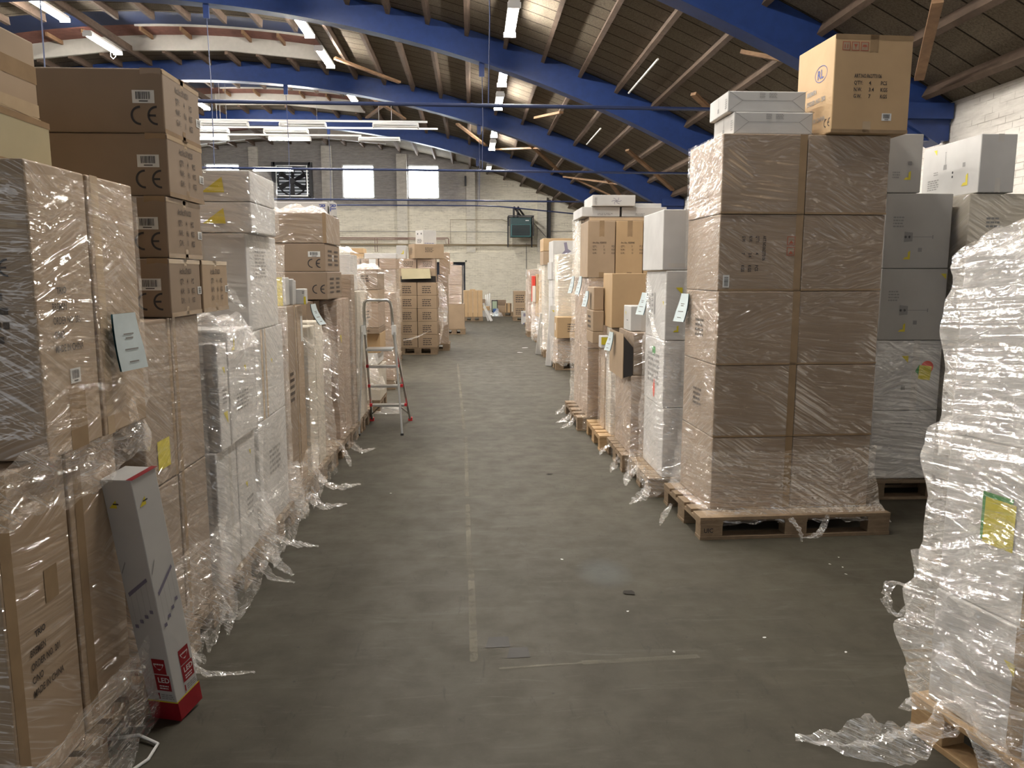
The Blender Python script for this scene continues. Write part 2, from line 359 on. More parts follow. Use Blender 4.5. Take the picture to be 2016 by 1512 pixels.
# ------------------------------------------------------------------ roof
BAYS = [-9, -3, 3, 9.3, 15, 21, 27, 33]
SKX0, SKX1 = -10.9, -3.4
t0, t1 = ang(XL-.2, 24.95), ang(XR+.25, 24.95); ta, tb = ang(SKX0, 24.95), ang(SKX1, 24.95)
def shell(mb, a, b, y0, y1, R, th=.06, n=None):
    n = n or max(2, int((b-a)*R/.5)); ts = [a+(b-a)*i/n for i in range(n+1)]
    for p, q in zip(ts, ts[1:]):
        v = [pol(p,R,y0),pol(q,R,y0),pol(q,R,y1),pol(p,R,y1),pol(p,R+th,y0),pol(q,R+th,y0),pol(q,R+th,y1),pol(p,R+th,y1)]
        mb.raw(v, ((0,3,2,1),(4,5,6,7),(0,1,5,4),(1,2,6,5),(2,3,7,6),(3,0,4,7)))
mb = MB(); y = YF
for k in range(7):
    y0, y1 = BAYS[k], BAYS[k+1]
    if 2 <= k <= 6:
        shell(mb, t0, ta, y0, y1, 24.95); shell(mb, tb, t1, y0, y1, 24.95); shell(mb, ta, tb, y0, y0+2.35, 24.95); shell(mb, ta, tb, y0+4.85, y1, 24.95)
    else: shell(mb, t0, t1, y0, y1, 24.95)
structure(mb.build('ceiling', M['roof']), 'curved roof lined with dark wood-wool boards')
for k in range(2, 7):                              # skylight wells, boarded over
    y0 = BAYS[k]
    mb = MB(); shell(mb, ta, tb, y0+2.3, y0+4.02, 25.20, .05); structure(mb.build('ceiling_skylight_cover', M['cover_blue']))
    mb = MB(); shell(mb, ta, tb, y0+4.02, y0+4.9, 25.20, .05); structure(mb.build('ceiling_skylight_lining', M['rust']))
    n = 3; mb = MB()
    for i in range(n):
        a, b = SKX0+(SKX1-SKX0)*i/n, SKX0+(SKX1-SKX0)*(i+1)/n
        za, zb = roofz(a, 24.88), roofz(b, 24.88)
        mb.raw([(a,y0+4.80,za),(b,y0+4.80,zb),(b,y0+4.88,zb),(a,y0+4.88,za),(a,y0+4.80,za+.36),(b,y0+4.80,zb+.36),(b,y0+4.88,zb+.36),(a,y0+4.88,za+.36)],
               ((0,3,2,1),(4,5,6,7),(0,1,5,4),(1,2,6,5),(2,3,7,6),(3,0,4,7)))
    structure(mb.build('trim_%d' % (k*2), M['white_paint']), 'white fascia board along the edge of a roof light')
    mb = MB(); shell(mb, ta+.13, tb-.0, y0+3.98, y0+4.03, 25.16, .04); structure(mb.build('trim_%d' % (k*2+1), M['white_paint']))
    for x in (SKX0, SKX1):
        z = roofz(x, 24.93); structure(MB().box(x-.03, x+.03, y0+2.35, y0+4.85, z, z+.32).build('ceiling_skylight_side', M['purlin']))
# arches
for k in range(1, 7):
    y = BAYS[k]; a, b = ang(XL+.02, 24.7), ang(XR-.03, 24.7)
    mb = MB(); n = 60
    shell(mb, a, b, y-.05, y+.09, 24.47, .46, n); shell(mb, a, b, y-.12, y+.16, 24.43, .04, n); mb.box(XR-.55, XR-.02, y-.06, y+.10, 3.20, 3.62)
    tag(structure(mb.build('roof_arch', M['blue'])), 'blue steel roof arch, %s from the gable wall' % ('first','second','third','fourth','fifth','sixth')[6-k], 'roof arch', 'blue steel roof arches')
    if k in (4, 5):                                # small stiffener plates on the web
        ar = S.collection.objects[-1]
# purlins
th = [.2765 + .0298*i for i in range(-27, 9)]
th = [t for t in th if ang(XL+.1, 24.8) < t < ang(XR-.05, 24.8)]
for t in th:
    w = .07; mb = MB(); xm = CX+24.8*math.sin(t)
    main = min(abs(xm-v) for v in (.64, -3.27, -8.1)) < .38
    ks = []
    for k in range(7):
        if SKX0 < xm < SKX1 and 2 <= k <= 6 and not main: ks += [(BAYS[k], BAYS[k]+2.4), (BAYS[k]+4.85, BAYS[k+1])]
        else: ks.append((BAYS[k], BAYS[k+1]))
    for y0, y1 in ks:
        da = w/2/24.8; mb.raw([pol(t-da,24.80,y0),pol(t+da,24.80,y0),pol(t+da,24.80,y1),pol(t-da,24.80,y1),pol(t-da,24.96,y0),pol(t+da,24.96,y0),pol(t+da,24.96,y1),pol(t-da,24.96,y1)],
               ((0,3,2,1),(4,5,6,7),(0,1,5,4),(1,2,6,5),(2,3,7,6),(3,0,4,7)))
    structure(mb.build('roof_beam', M['purlin']))
# short rafters under the skylight covers
for k in (4, 5):
    mb = MB()
    for x in (-9.7, -8.9, -7.6, -6.7, -5.3, -4.5):
        t = ang(x, 25); mb.bar(pol(t, 25.14, BAYS[k]+4.1), pol(t, 25.14, BAYS[k]+4.8), .05, .09)
    structure(mb.build('roof_beam', M['brace']))
BR = BRACES
for a, b in BR:
    mb = MB(); mb.bar(a, b, .10, .05); tag(structure(mb.build('roof_beam', M['brace'])))
# tie rods and hangers
NTH = {3: 'nearest', 4: 'second', 5: 'third', 6: 'farthest'}
for k in (3, 4, 5, 6):
    y = BAYS[k]; z = 3.56
    if k == 6: pts = [(XL+.1,y,3.5),(-9.5,y,3.93),(-4.8,y,3.95),(.25,y,3.95),(.9,y,3.93),(XR-.1,y,3.50)]
    else: pts = [(XL+.1,y,z-.02),(-9.6,y,z+.01),(-4.7,y,z+.02),(.2,y,z),(XR-.1,y,z-.03)]
    t = MB().tube(pts, .022, 8).build('tie_rod', M['blue_lt'], smooth=True)
    tag(t, '%s horizontal blue steel tie rod spanning between the arch feet' % NTH[k], 'tie rod', 'blue tie rods of the roof arches')
    MB().box(XR-.62, XR-.03, y-.14, y+.12, z-.12 if k < 6 else z-.16, z+.06).build('end_bracket', M['blue'], t)
    for j, x in enumerate((-9.7, -4.78, .2)):
        zt = roofz(x, 24.45); hz = z if k < 6 else 3.95
        h = MB().tube([(x,y,zt),(x+.02,y,(zt+hz)/2),(x,y,hz)], .008, 6).build('hanger_rod', M['blue_lt'])
        MB().box(x-.05, x+.05, y-.02, y+.02, zt-.25, zt+.02).build('hanger_bracket', M['blue'], h)
        tag(h, 'thin blue hanger rod over %s, holding the %s tie rod' % (('the cartons','the wrapped row','the aisle')[j], NTH[k]), 'hanger rod', 'thin hanger rods of the tie rods')
# thin cables dropping beside the hangers
# ------------------------------------------------------------------ lamps
tube_me = None
def ceiling_light(x, y, z, on=True, length=1.4, along='y', label='', group=None, ends=True):
    global tube_me
    o = empty('ceiling_light', (x, y, z), 0 if along == 'y' else PI/2)
    L = length/2
    MB().box(-.085, .085, -L-.02, L+.02, .045, .10).build('housing', M['white_metal'], o, bevel=.006)
    for s in (-1, 1): MB().box(-.10, .10, s*(L+.01)-.015, s*(L+.01)+.015, -.02, .06).build('end_cap', M['white_metal'], o)
    for s in (-1, 1):
        MB().tube([(s*.055, -L, .01), (s*.055, L, .01)], .017, 8).build('tube', M['tube_on' if on else 'tube_off'], o)
    tag(o, label, 'ceiling light', group or 'twin fluorescent lights under the roof'); return o
ROWN = {0: 'row over the aisle', 1: 'middle row', 2: 'row above the far cartons', 3: 'added unseen row'}
BAYN = {0: 'behind', 1: 'behind', 2: 'overhead', 3: 'bay nearest the camera', 4: 'second bay', 5: 'third bay', 6: 'bay at the gable wall'}
for r, x in enumerate((.64, -3.27, -8.1, -13.1)):
    for k in range(1, 7):
        for j, dy in enumerate((.98, 3.3)):
            if k == 6 and (r != 0 or j == 0): continue
            if r == 1 and k == 5 and j == 1: continue
            if r == 3 and k > 4: continue  # this row lies out of view, added for its light
            if k == 1: continue
            y = BAYS[k] + dy - (.95 if k == 6 else 0); z = roofz(x, 24.62) - .06
            ceiling_light(x, y, z, True, 1.4, 'y', 'lit twin-tube light, %s, %s lamp in the %s' % (ROWN[r], ('nearer', 'farther')[j], BAYN[k]))
# hanging light rails across the hall
for i, (x0, x1, y, z, lamps) in enumerate(((-11.5, -1.18, 21.6, 5.66, ((-6.55, 0), (-4.5, 0), (-2.03, 0))), (-12, -.95, 22.7, 5.68, ((-7.4, 0), (-5.2, 0))),
                                          (-12.5, -3.28, 24.0, 5.70, ((-7.8, 1), (-5.4, 1), (-2.75, 0))))):
    r = MB().box(x0, x1, y-.03, y+.03, z, z+.045).build('light_rail', M['white_metal'])
    tag(r, 'long white hanging light rail, %s of the three before the gable wall' % ('nearest', 'middle', 'farthest')[i], 'light rail', 'white hanging light rails')
    for x in (x0+2, x0+5, x1-1.3): MB().tube([(x, y, z+.04), (x, y, roofz(x, 24.8))], .006, 5).build('suspension_wire', M['pipe_grey'], r)
    for j, (x, on) in enumerate(lamps):
        ceiling_light(x, y, z-.12, bool(on), 1.18, 'x', '%s fluorescent lamp under the %s hanging rail, %s of its lamps' % (('unlit', 'lit')[on], ('nearest', 'middle', 'farthest')[i], ('first','second','third')[j]), 'lamps under the hanging rails')
o = ceiling_light(-6.15, 24.9, 4.80, True, 1.15, 'x', 'single lit tube light hanging in front of the exhaust fan', 'lamps under the hanging rails')
# white conduit runs on two purlins, and a folding hook of cable under one lamp
for a, b, l in (((2.83, 12.1), (2.83, 14.3), 'nearer'), ((2.87, 17.6), (2.87, 19.7), 'farther')):
    z = roofz(a[0], 24.72); t = MB().tube([(a[0], a[1], z), (b[0], b[1], z)], .018, 6).build('conduit', M['white_metal'])
    tag(t, 'thin white conduit along a roof timber, %s of the two' % l, 'conduit', 'white conduits under the roof')
z = roofz(-8.35, 24.6)
tag(MB().tube([(-8.12, 18.7, z), (-8.13, 18.7, z-.16), (-8.08, 18.7, z-.21), (-8.02, 18.7, z-.16), (-8.01, 18.7, z)], .008, 6).build('cable_loop', M['white_metal']), 'small loop of white cable hanging below a lit lamp', 'cable')
# floor markings
def tape_mat():
    m = NT('worn_floor_tape'); n = m.noise(m.pos(), 9, 5, .7); n2 = m.noise(m.pos(), 2.0, 3)
    al = m.math('MULTIPLY', m.ramp(n, .36, .52), m.ramp(n2, .35, .60, .45, 1.0))
    d = m.n('ShaderNodeBsdfDiffuse', {0: (.36, .335, .27)}); t = m.n('ShaderNodeBsdfTransparent')
    x = m.n('ShaderNodeMixShader', {0: m.math('MULTIPLY', al, .50), 1: t, 2: d}); m.t.links.new(x.outputs[0], m.out.inputs[0]); return m.mat
M['tape_floor'] = tape_mat()
def strip(name, segs, label):
    mb = MB()
    for a, b, w in segs:
        a = Vector((a[0], a[1], .002)); b = Vector((b[0], b[1], .002)); d = (b-a).normalized(); r = Vector((d.y, -d.x, 0))*w/2
        mb.poly([a-r, b-r, b+r, a+r])
    structure(mb.build(name, M['tape_floor']), label)
strip('floor_marking', [((-.005, 3.05), (-.02, 4.1), .035), ((-.03, 4.15), (-.045, 5.3), .03), ((-.05, 5.5), (-.08, 7.6), .03), ((-.1, 8.0), (-.28, 14.0), .035)], 'worn pale tape line running along the aisle')
strip('floor_marking', [((.10, 2.99), (.45, 3.02), .014), ((.45, 3.02), (.97, 3.05), .034)], 'worn pale tape line lying across the aisle')
# ------------------------------------------------------------------ gable wall fittings
def wallpipe(pts, r, mat, label, cat='pipe'):
    return tag(MB().tube(pts, r, 8).build('wall_mounted_pipe' if cat == 'pipe' else 'wall_mounted_cable', M[mat], smooth=True), label, cat, 'pipes on the gable wall')
yw = YB-.20
wallpipe([(-12, yw, 2.88), (2.72, yw, 2.83)], .035, 'pipe_tan', 'thick tan pipe running the length of the gable wall')
wallpipe([(-12, yw, 3.12), (-1.02, yw, 3.12), (-.98, yw, 3.08), (-.98, yw, 2.80)], .020, 'pipe_red', 'reddish pipe above the tan pipe, turning down near the door')
wallpipe([(-12, yw+.03, 3.06), (-1.12, yw+.03, 3.06), (-1.08, yw+.03, 2.80)], .014, 'pipe_red', 'second thinner reddish pipe just under the first')
wallpipe([(-12, yw, 3.40), (1.3, yw, 3.38), (1.5, yw, 3.34)], .010, 'pipe_grey', 'long thin grey cable high on the gable wall', 'cable')
wallpipe([(-.9, yw, 2.9), (-.9, yw, 3.88), (1.25, yw, 3.88), (1.5, yw, 3.80)], .012, 'pipe_tan', 'thin pipe rising from the tan pipe and crossing to the heater')
wallpipe([(2.28, YB-.14, 2.9), (2.28, YB-.14, 1.35)], .012, 'pipe_grey', 'thin vertical cable below the heater', 'cable')
wallpipe([(3.3, YB-.05, 3.42), (5.5, YB-.05, 3.44)], .010, 'pipe_grey', 'short thin cable beyond the dark wall post', 'cable')
for x in (-4.05, -3.95): wallpipe([(x, yw, 3.1), (x, yw, 2.55)], .012, 'pipe_red', 'thin drop pipe joining the wall pipes, %s of the pair' % ('first' if x < -4 else 'second'))
h = empty('unit_heater', (2.0, YB-.75, 3.12)); tag(h, 'dark green unit heater hung on a bracket high on the gable wall', 'heater')
f = MB(); f.box(-.43, .43, -.3, .35, 0, .80); f.build('heater_body', M['teal_metal'], h, bevel=.03)
f = MB(); f.box(-.40, .40, -.335, -.30, .50, .52); f.box(-.40, -.37, -.335, -.30, .05, .5); f.box(.37, .40, -.335, -.30, .05, .5); f.box(-.4, .4, -.335, -.3, .03, .06); f.build('grille_frame', plain('teal_enamel', (.05, .16, .17), .35), h)
f = MB()
for i in range(9): f.box(-.37, .37, -.33, -.30, .08+i*.046, .08+i*.046+.018)
f.build('louvre_grille', M['dark'], h)
MB().box(.18, .32, -.305, -.30, .66, .69).build('nameplate', M['paper'], h)
f = MB(); f.bar((-.5,-.35,.85), (.5,-.35,.85), .05, .05); f.bar((-.5,.5,.85), (.5,.5,.85), .05, .05)
for s in (-.5, .5): f.bar((s,-.35,.85), (s,.55,.85), .05, .05); f.bar((s,.5,.85), (s,.5,-.38), .05, .05); f.bar((s,-.32,.83), (s,-.32,.45 if s < 0 else .05), .04, .04)
f.build('support_bracket', M['dark'], h)
for s in (-.28, -.12):
    MB().tube([(s,.05,.8), (s,.05,1.15), (s+.03,.15,1.24), (s+.06,.35,1.22), (s+.3,.68,.95)], .04, 8).build('flue_pipe', M['dark'], h, smooth=True)
MB().tube([(.5,.4,.7), (1.15,.6,.02)], .014, 6).build('stay_rod', M['pipe_grey'], h)
wb = MB().box(-.30, -.22, YB-.22, YB-.14, 5.25, 5.65).build('wall_bracket', M['dark']); tag(wb, 'small dark bracket on a gable pilaster, right of the windows', 'bracket')
# ------------------------------------------------------------------ cartons, pallets, film: builders
R = random.Random(5)
_tc = {}
def text2d(s, ratio=1.0):
    if s in _tc: return _tc[s]
    cu = bpy.data.curves.new('t', 'FONT'); cu.body = s; cu.resolution_u = 2; cu.size = 1.0; cu.space_line = 1.15; cu.offset = .018
    o = bpy.data.objects.new('t', cu); link(o); dg = bpy.context.evaluated_depsgraph_get()
    me = o.evaluated_get(dg).to_mesh(); vs = [(v.co.x, v.co.y) for v in me.vertices]; fs = [tuple(p.vertices) for p in me.polygons]
    o.evaluated_get(dg).to_mesh_clear(); bpy.data.objects.remove(o); bpy.data.curves.remove(cu)
    _tc[s] = (vs, fs); return _tc[s]
def face(w, d, h, f):
    X, Y, Z = Vector((1,0,0)), Vector((0,1,0)), Vector((0,0,1))
    return {'F': (Vector((-w/2,-d/2,0)), X, Z, -Y, w, h), 'R': (Vector((w/2,-d/2,0)), Y, Z, X, d, h), 'L': (Vector((-w/2,d/2,0)), -Y, Z, -X, d, h),
            'T': (Vector((-w/2,-d/2,h)), X, Y, Z, w, d)}[f]
class Face:
    def __init__(s, root, w, d, h, f, eps=.0012):
        s.O, s.U, s.V, s.N, s.w, s.h = face(w, d, h, f); s.root = root; s.e = eps
    def p(s, u, v, k=1.0): return s.O + s.U*u + s.V*v + s.N*s.e*k
    def poly(s, pts, name, mat, k=1.0):
        return MB().poly([s.p(u, v, k) for u, v in pts]).build(name, M[mat] if isinstance(mat, str) else mat, s.root)
    def rect(s, u, v, w, h, name, mat, k=1.0): return s.poly([(u,v),(u+w,v),(u+w,v+h),(u,v+h)], name, mat, k)
    def text(s, u, v, size, txt, mat='ink_soft', sx=1.0, rot=0.0, name='printed_text', k=1.6):
        vs, fs = text2d(txt); c, n = math.cos(rot), math.sin(rot)
        return MB().raw([s.p(u + (x*sx*c - y*n)*size, v + (x*sx*n + y*c)*size, k) for x, y in vs], fs).build(name, M[mat], s.root)
    def ce(s, u, v, hgt):
        mb = MB(); r = hgt/2; t = .20*hgt/2*1.1
        def arc(cx):
            a0, a1 = math.radians(88), math.radians(272); n = 14
            for i in range(n):
                a, b = a0+(a1-a0)*i/n, a0+(a1-a0)*(i+1)/n
                mb.poly([s.p(cx+q*math.cos(g), v+r+q*math.sin(g), 1.6) for q, g in ((r-t,a),(r,a),(r,b),(r-t,b))])
        arc(u+r); arc(u+r*2.75)
        cx = u+r*2.75; mb.poly([s.p(cx-r+t*.6, v+r-t/2, 1.6), s.p(cx-.12*r, v+r-t/2, 1.6), s.p(cx-.12*r, v+r+t/2, 1.6), s.p(cx-r+t*.6, v+r+t/2, 1.6)])
        return mb.build('ce_mark', M['ink'], s.root)
    def barcode(s, u, v, w, h, rot=False):
        rr = random.Random(int(u*1000)+7); mb = MB(); mb.poly([s.p(u,v,1.4),s.p(u+w,v,1.4),s.p(u+w,v+h,1.4),s.p(u,v+h,1.4)]); mb.mi = 1
        if not rot:
            x = u+w*.16
            while x < u+w*.82:
                b = w*rr.choice((.012,.02,.032)); mb.poly([s.p(x,v+h*.30,2.2),s.p(x+b,v+h*.30,2.2),s.p(x+b,v+h*.88,2.2),s.p(x,v+h*.88,2.2)]); x += b+w*rr.choice((.012,.022,.03))
            mb.poly([s.p(u+w*.3,v+h*.12,2.2),s.p(u+w*.7,v+h*.12,2.2),s.p(u+w*.7,v+h*.2,2.2),s.p(u+w*.3,v+h*.2,2.2)])
        else:
            y = v+h*.12
            while y < v+h*.86:
                b = h*rr.choice((.012,.02,.032)); mb.poly([s.p(u+w*.2,y,2.2),s.p(u+w*.85,y,2.2),s.p(u+w*.85,y+b,2.2),s.p(u+w*.2,y+b,2.2)]); y += b+h*rr.choice((.012,.022,.03))
        return mb.build('barcode_label', (M['paper'], M['ink']), s.root)
    def tri(s, u, v, a, mat='yellow'):            # a = size, corner triangle as on the lamp cartons
        return s.poly([(u,v+a),(u+a,v+a),(u+a,v)], 'yellow_triangle_print', mat, 1.5)
    def corner(s, u, v, a):                        # L-shaped yellow bracket
        mb = MB(); t = a*.32
        mb.poly([s.p(u,v,1.5),s.p(u+a,v,1.5),s.p(u+a,v+t,1.5),s.p(u+t,v+t,1.5)]); mb.poly([s.p(u+a-t,v+t,1.5),s.p(u+a,v+t,1.5),s.p(u+a,v+a*1.2,1.5),s.p(u+a-t,v+a,1.5)])
        return mb.build('yellow_corner_print', M['yellow'], s.root)
    def pendant(s, u, v, a, horiz=False):          # printed drawing of a pendant lamp
        mb = MB(); q = (lambda x, y: s.p(u+y, v+x, 1.6)) if horiz else (lambda x, y: s.p(u+x, v+y, 1.6))
        for pts in (((-a*.18,0),(a*.18,0),(a*.15,a*.3),(-a*.15,a*.3)), ((-.002,a*.3),(.002,a*.3),(.002,a),(-.002,a)), ((-a*.06,a),(a*.06,a),(a*.06,a*1.04),(-a*.06,a*1.04))):
            mb.poly([q(x, y) for x, y in pts])
        return mb.build('printed_pendant_lamp', M['ink_grey'], s.root)
    def dots(s, u, v, r, gap, n=2, horiz=True):
        mb = MB()
        for i in range(n):
            cx, cy = (u+i*gap, v) if horiz else (u, v+i*gap)
            mb.poly([s.p(cx+r*math.cos(t), cy+r*math.sin(t), 1.6) for t in [k*2*PI/10 for k in range(10)]])
        return mb.build('printed_dots', M['ink'], s.root)
    def lines(s, u, v, w, h, n, mat='ink_grey', seed=1):
        rr = random.Random(seed); mb = MB(); st = h/n
        for i in range(n):
            x = u
            while x < u+w*.9:
                b = w*rr.uniform(.08, .3); b = min(b, u+w-x); y = v+i*st
                mb.poly([s.p(x,y,1.6),s.p(x+b,y,1.6),s.p(x+b,y+st*.5,1.6),s.p(x,y+st*.5,1.6)]); x += b+w*.05
        return mb.build('printed_lines', M[mat], s.root)
    def tape(s, u=None, w=.055, v0=None, v1=None, mat='tape', jag=True):
        u = s.w/2-w/2 if u is None else u; v0 = 0 if v0 is None else v0; v1 = s.h if v1 is None else v1
        return s.poly([(u,v0),(u+w*.5,v0+(.006 if jag else 0)),(u+w,v0),(u+w,v1),(u,v1)], 'packing_tape', mat, .7)
    def tapeh(s, v, w=.055, u0=0, u1=None, mat='tape'):
        return s.rect(u0, v, (u1 or s.w)-u0, w, 'packing_tape', mat, .7)
    def htape(s, mat='tape'):
        s.tapeh(0, .03, mat=mat); s.tapeh(s.h-.03, .03, mat=mat); s.tape(None, .055, s.h-.14, s.h, mat); s.tape(None, .055, 0, .10, mat)
STACKS = {}
def carton(x0, x1, y0, y1, z0, z1, mat, label, marks=None, rz=0.0, group=None, name='carton', cat='carton', jit=.0, slope=0.0, bev=.006):
    w, d, h = x1-x0, y1-y0, z1-z0; j = jit
    cx, cy = (x0+x1)/2+R.uniform(-j,j), (y0+y1)/2+R.uniform(-j,j)
    rz = math.radians(rz + R.uniform(-.5, .5)*(j > 0))
    mb = MB(); bul = .004
    # a closed case with very slightly bulged faces: an 5x5 grid per side
    bm = bmesh.new(); bmesh.ops.create_cube(bm, size=1.0)
    bmesh.ops.subdivide_edges(bm, edges=bm.edges[:], cuts=1, use_grid_fill=True)
    for v in bm.verts:
        c = v.co; n = sum(abs(q) < .01 for q in c)
        if n == 2: c *= 1.0
        v.co = Vector((c.x*(w-.006), c.y*(d-.006), (c.z+.5)*(h-.001)))
        if n == 2:
            for a in range(3):
                if abs(c[a]) > .4 and a < 2: v.co[a] += 0
    me = bpy.data.meshes.new(name); bm.to_mesh(me); bm.free(); me.materials.append(M[mat] if isinstance(mat, str) else mat)
    o = bpy.data.objects.new(name, me); link(o); o.location = (cx, cy, z0); o.rotation_euler = (0, slope, rz)
    b = o.modifiers.new('bevel', 'BEVEL'); b.width = min(bev, h*.1); b.segments = 2; b.limit_method = 'ANGLE'; b.angle_limit = .6
    tag(o, label, cat, group)
    if marks:
        F = {f: Face(o, w-.006, d-.006, h-.001, f) for f in 'FRLT'}
        marks(F, w, d, h)
    return o
def top_tape(F, w, d, h): F['T'].rect(0, d/2-.03, w, .055, 'packing_tape', 'tape', .7)
# --- prints
def m_ce(art):                                     # cartons with a CE mark on the end, order text on the side
    def f(F, w, d, h):
        A = F['F']; A.ce(w-.135, h*.12, h*.30); A.barcode(w-.125, h*.46, .085, h*.20)
        B = F['R']; s = h*.135; B.text(d*.30, h*.74, s, 'Art.No.:'+art, 'ink_soft', .62)
        for i, (a, b, c) in enumerate((('QTY:','4','PCS'),('N.W.:','9.6','KGS'),('G.W.:','11','KGS'))):
            v = h*(.56-.17*i); B.text(d*.30, v, s, a, 'ink_soft', .6); B.text(d*.52, v, s, b, 'ink_soft', .6); B.text(d*.66, v, s, c, 'ink_soft', .6)
        B.barcode(d*.86, h*.36, d*.13, h*.14, True)
        B.tape(d*.46, .03, h*.0, h*.16); B.tape(d*.46, .03, h*.86, h, 'tape_clear'); B.tapeh(0, .018, mat='tape'); B.tapeh(h-.02, .018, mat='tape_clear'); top_tape(F, w, d, h)
        A.tape(w-.09, .08, h*.90, h, 'tape')
    return f
def m_trio(side='R', u=.30, v=.15, s=.036, first='TRIO', extra=None):
    def f(F, w, d, h):
        A = F[side]; A.text(u+.03, v+s*5.6, s*.9, first, 'ink', .9, .05)
        for i, t in enumerate(('BREMEN', 'ORDER NO. 201', 'C/NO', 'MADE IN CHINA')): A.text(u, v+s*1.35*(3-i), s, t, 'ink_soft', .72)
        if extra: extra(F, w, d, h)
    return f
def m_tape(side='F', mat='tape'):
    def f(F, w, d, h): F[side].tape(None, .05, h*.72, h, mat); F[side].tape(None, .05, 0, h*.12, mat); top_tape(F, w, d, h)
    return f
def m_vert(side='F', u=None, w_=.035, both=None):
    def f(F, w, d, h):
        F[side].tape(u, w_, 0, h, 'tape', False)
        if both: both(F, w, d, h)
    return f
def m_art(side='F', art='82260-08', s=.030, u=.12, v=.30, tape=True):
    def f(F, w, d, h):
        A = F[side]; A.text(A.w*u, h*v+s*4.0, s, 'Art.-No.: '+art, 'ink_soft', .72)
        for i, (a, b, c) in enumerate((('QTY.:','3','PCS'),('N.W.:','12','KGS'),('G.W.:','13','KGS'))):
            q = h*v+s*1.3*(2-i); A.text(A.w*u, q, s, a, 'ink_soft', .7); A.text(A.w*u+s*4.2, q, s, b, 'ink_soft', .7); A.text(A.w*u+s*7.4, q, s, c, 'ink_soft', .7)
        if tape: A.tape(A.w*.42, .05, h*.72, h, 'tape'); A.tape(A.w*.42, .05, 0, h*.1, 'tape'); top_tape(F, w, d, h)
    return f
def m_lamp(side='F', tri=True, seed=1, flip=False, extra=None):
    def f(F, w, d, h):
        A = F[side]; W_ = A.w
        A.pendant(W_*(.62 if not flip else .30), h*.42, min(h*.42, .20), flip)
        A.lines(W_*.12, h*.55, W_*.16, h*.16, 4, seed=seed); A.dots(W_*.32, h*.42, .009, .028)
        A.rect(W_*.52, h*.22, .028, .028, 'printed_square', 'ink_grey', 1.5)
        (A.tri if tri else A.corner)(W_*.30, h*.12, .05)
        if extra: extra(F, w, d, h)
    return f
def m_plainwhite(side='F'):
    def f(F, w, d, h): F[side].tape(F[side].w*.62, .05, 0, h, 'tape_white', False); F[side].tapeh(h-.03, .03, mat='tape_white'); F[side].tapeh(0, .03, mat='tape_white')
    return f
# --- pallets
def pallet(x0, x1, y0, y1, label, long='x', mat='pallet', rz=0.0, uic=False, simple=False):
    L, B = (x1-x0, y1-y0) if long == 'x' else (y1-y0, x1-x0)
    o = empty('wooden_pallet', ((x0+x1)/2, (y0+y1)/2, 0), math.radians(rz) + (0 if long == 'x' else PI/2)); tag(o, label, 'pallet')
    m = M[mat]; z3 = .144
    bw = (.145, .10, .145, .10, .145); gap = (B - sum(bw))/4; y = -B/2
    for i, b in enumerate(bw):
        MB().box(-L/2, L/2, y, y+b, z3-.022, z3).build('deck_board', m, o, bevel=.002); y += b+gap
    for s in (-1, 0, 1):
        xc = s*(L/2-.0725); MB().box(xc-.0725, xc+.0725, -B/2+.003, B/2-.003, z3-.044, z3-.022).build('cross_board', m, o)
    for s in (-1, 0, 1):
        xc = s*(L/2-.0725)
        for t, b in ((-1, .10), (0, .145), (1, .10)):
            yc = t*(B/2-b/2); k = MB().box(xc-.070, xc+.070, yc-b/2+.002, yc+b/2-.002, .022, z3-.044).build('block', m, o, bevel=.003)
            if uic and s == -1 and t == -1:
                q = Face(o, L, B, z3, 'F'); q.text(.022, .048, .040, 'UIC', 'ink', .9, 0, 'stamped_text')
    for t, b in ((-1, .10), (0, .145), (1, .10)):
        yc = t*(B/2-b/2); MB().box(-L/2, L/2, yc-b/2, yc+b/2, 0, .022).build('base_board', m, o, bevel=.002)
    return o
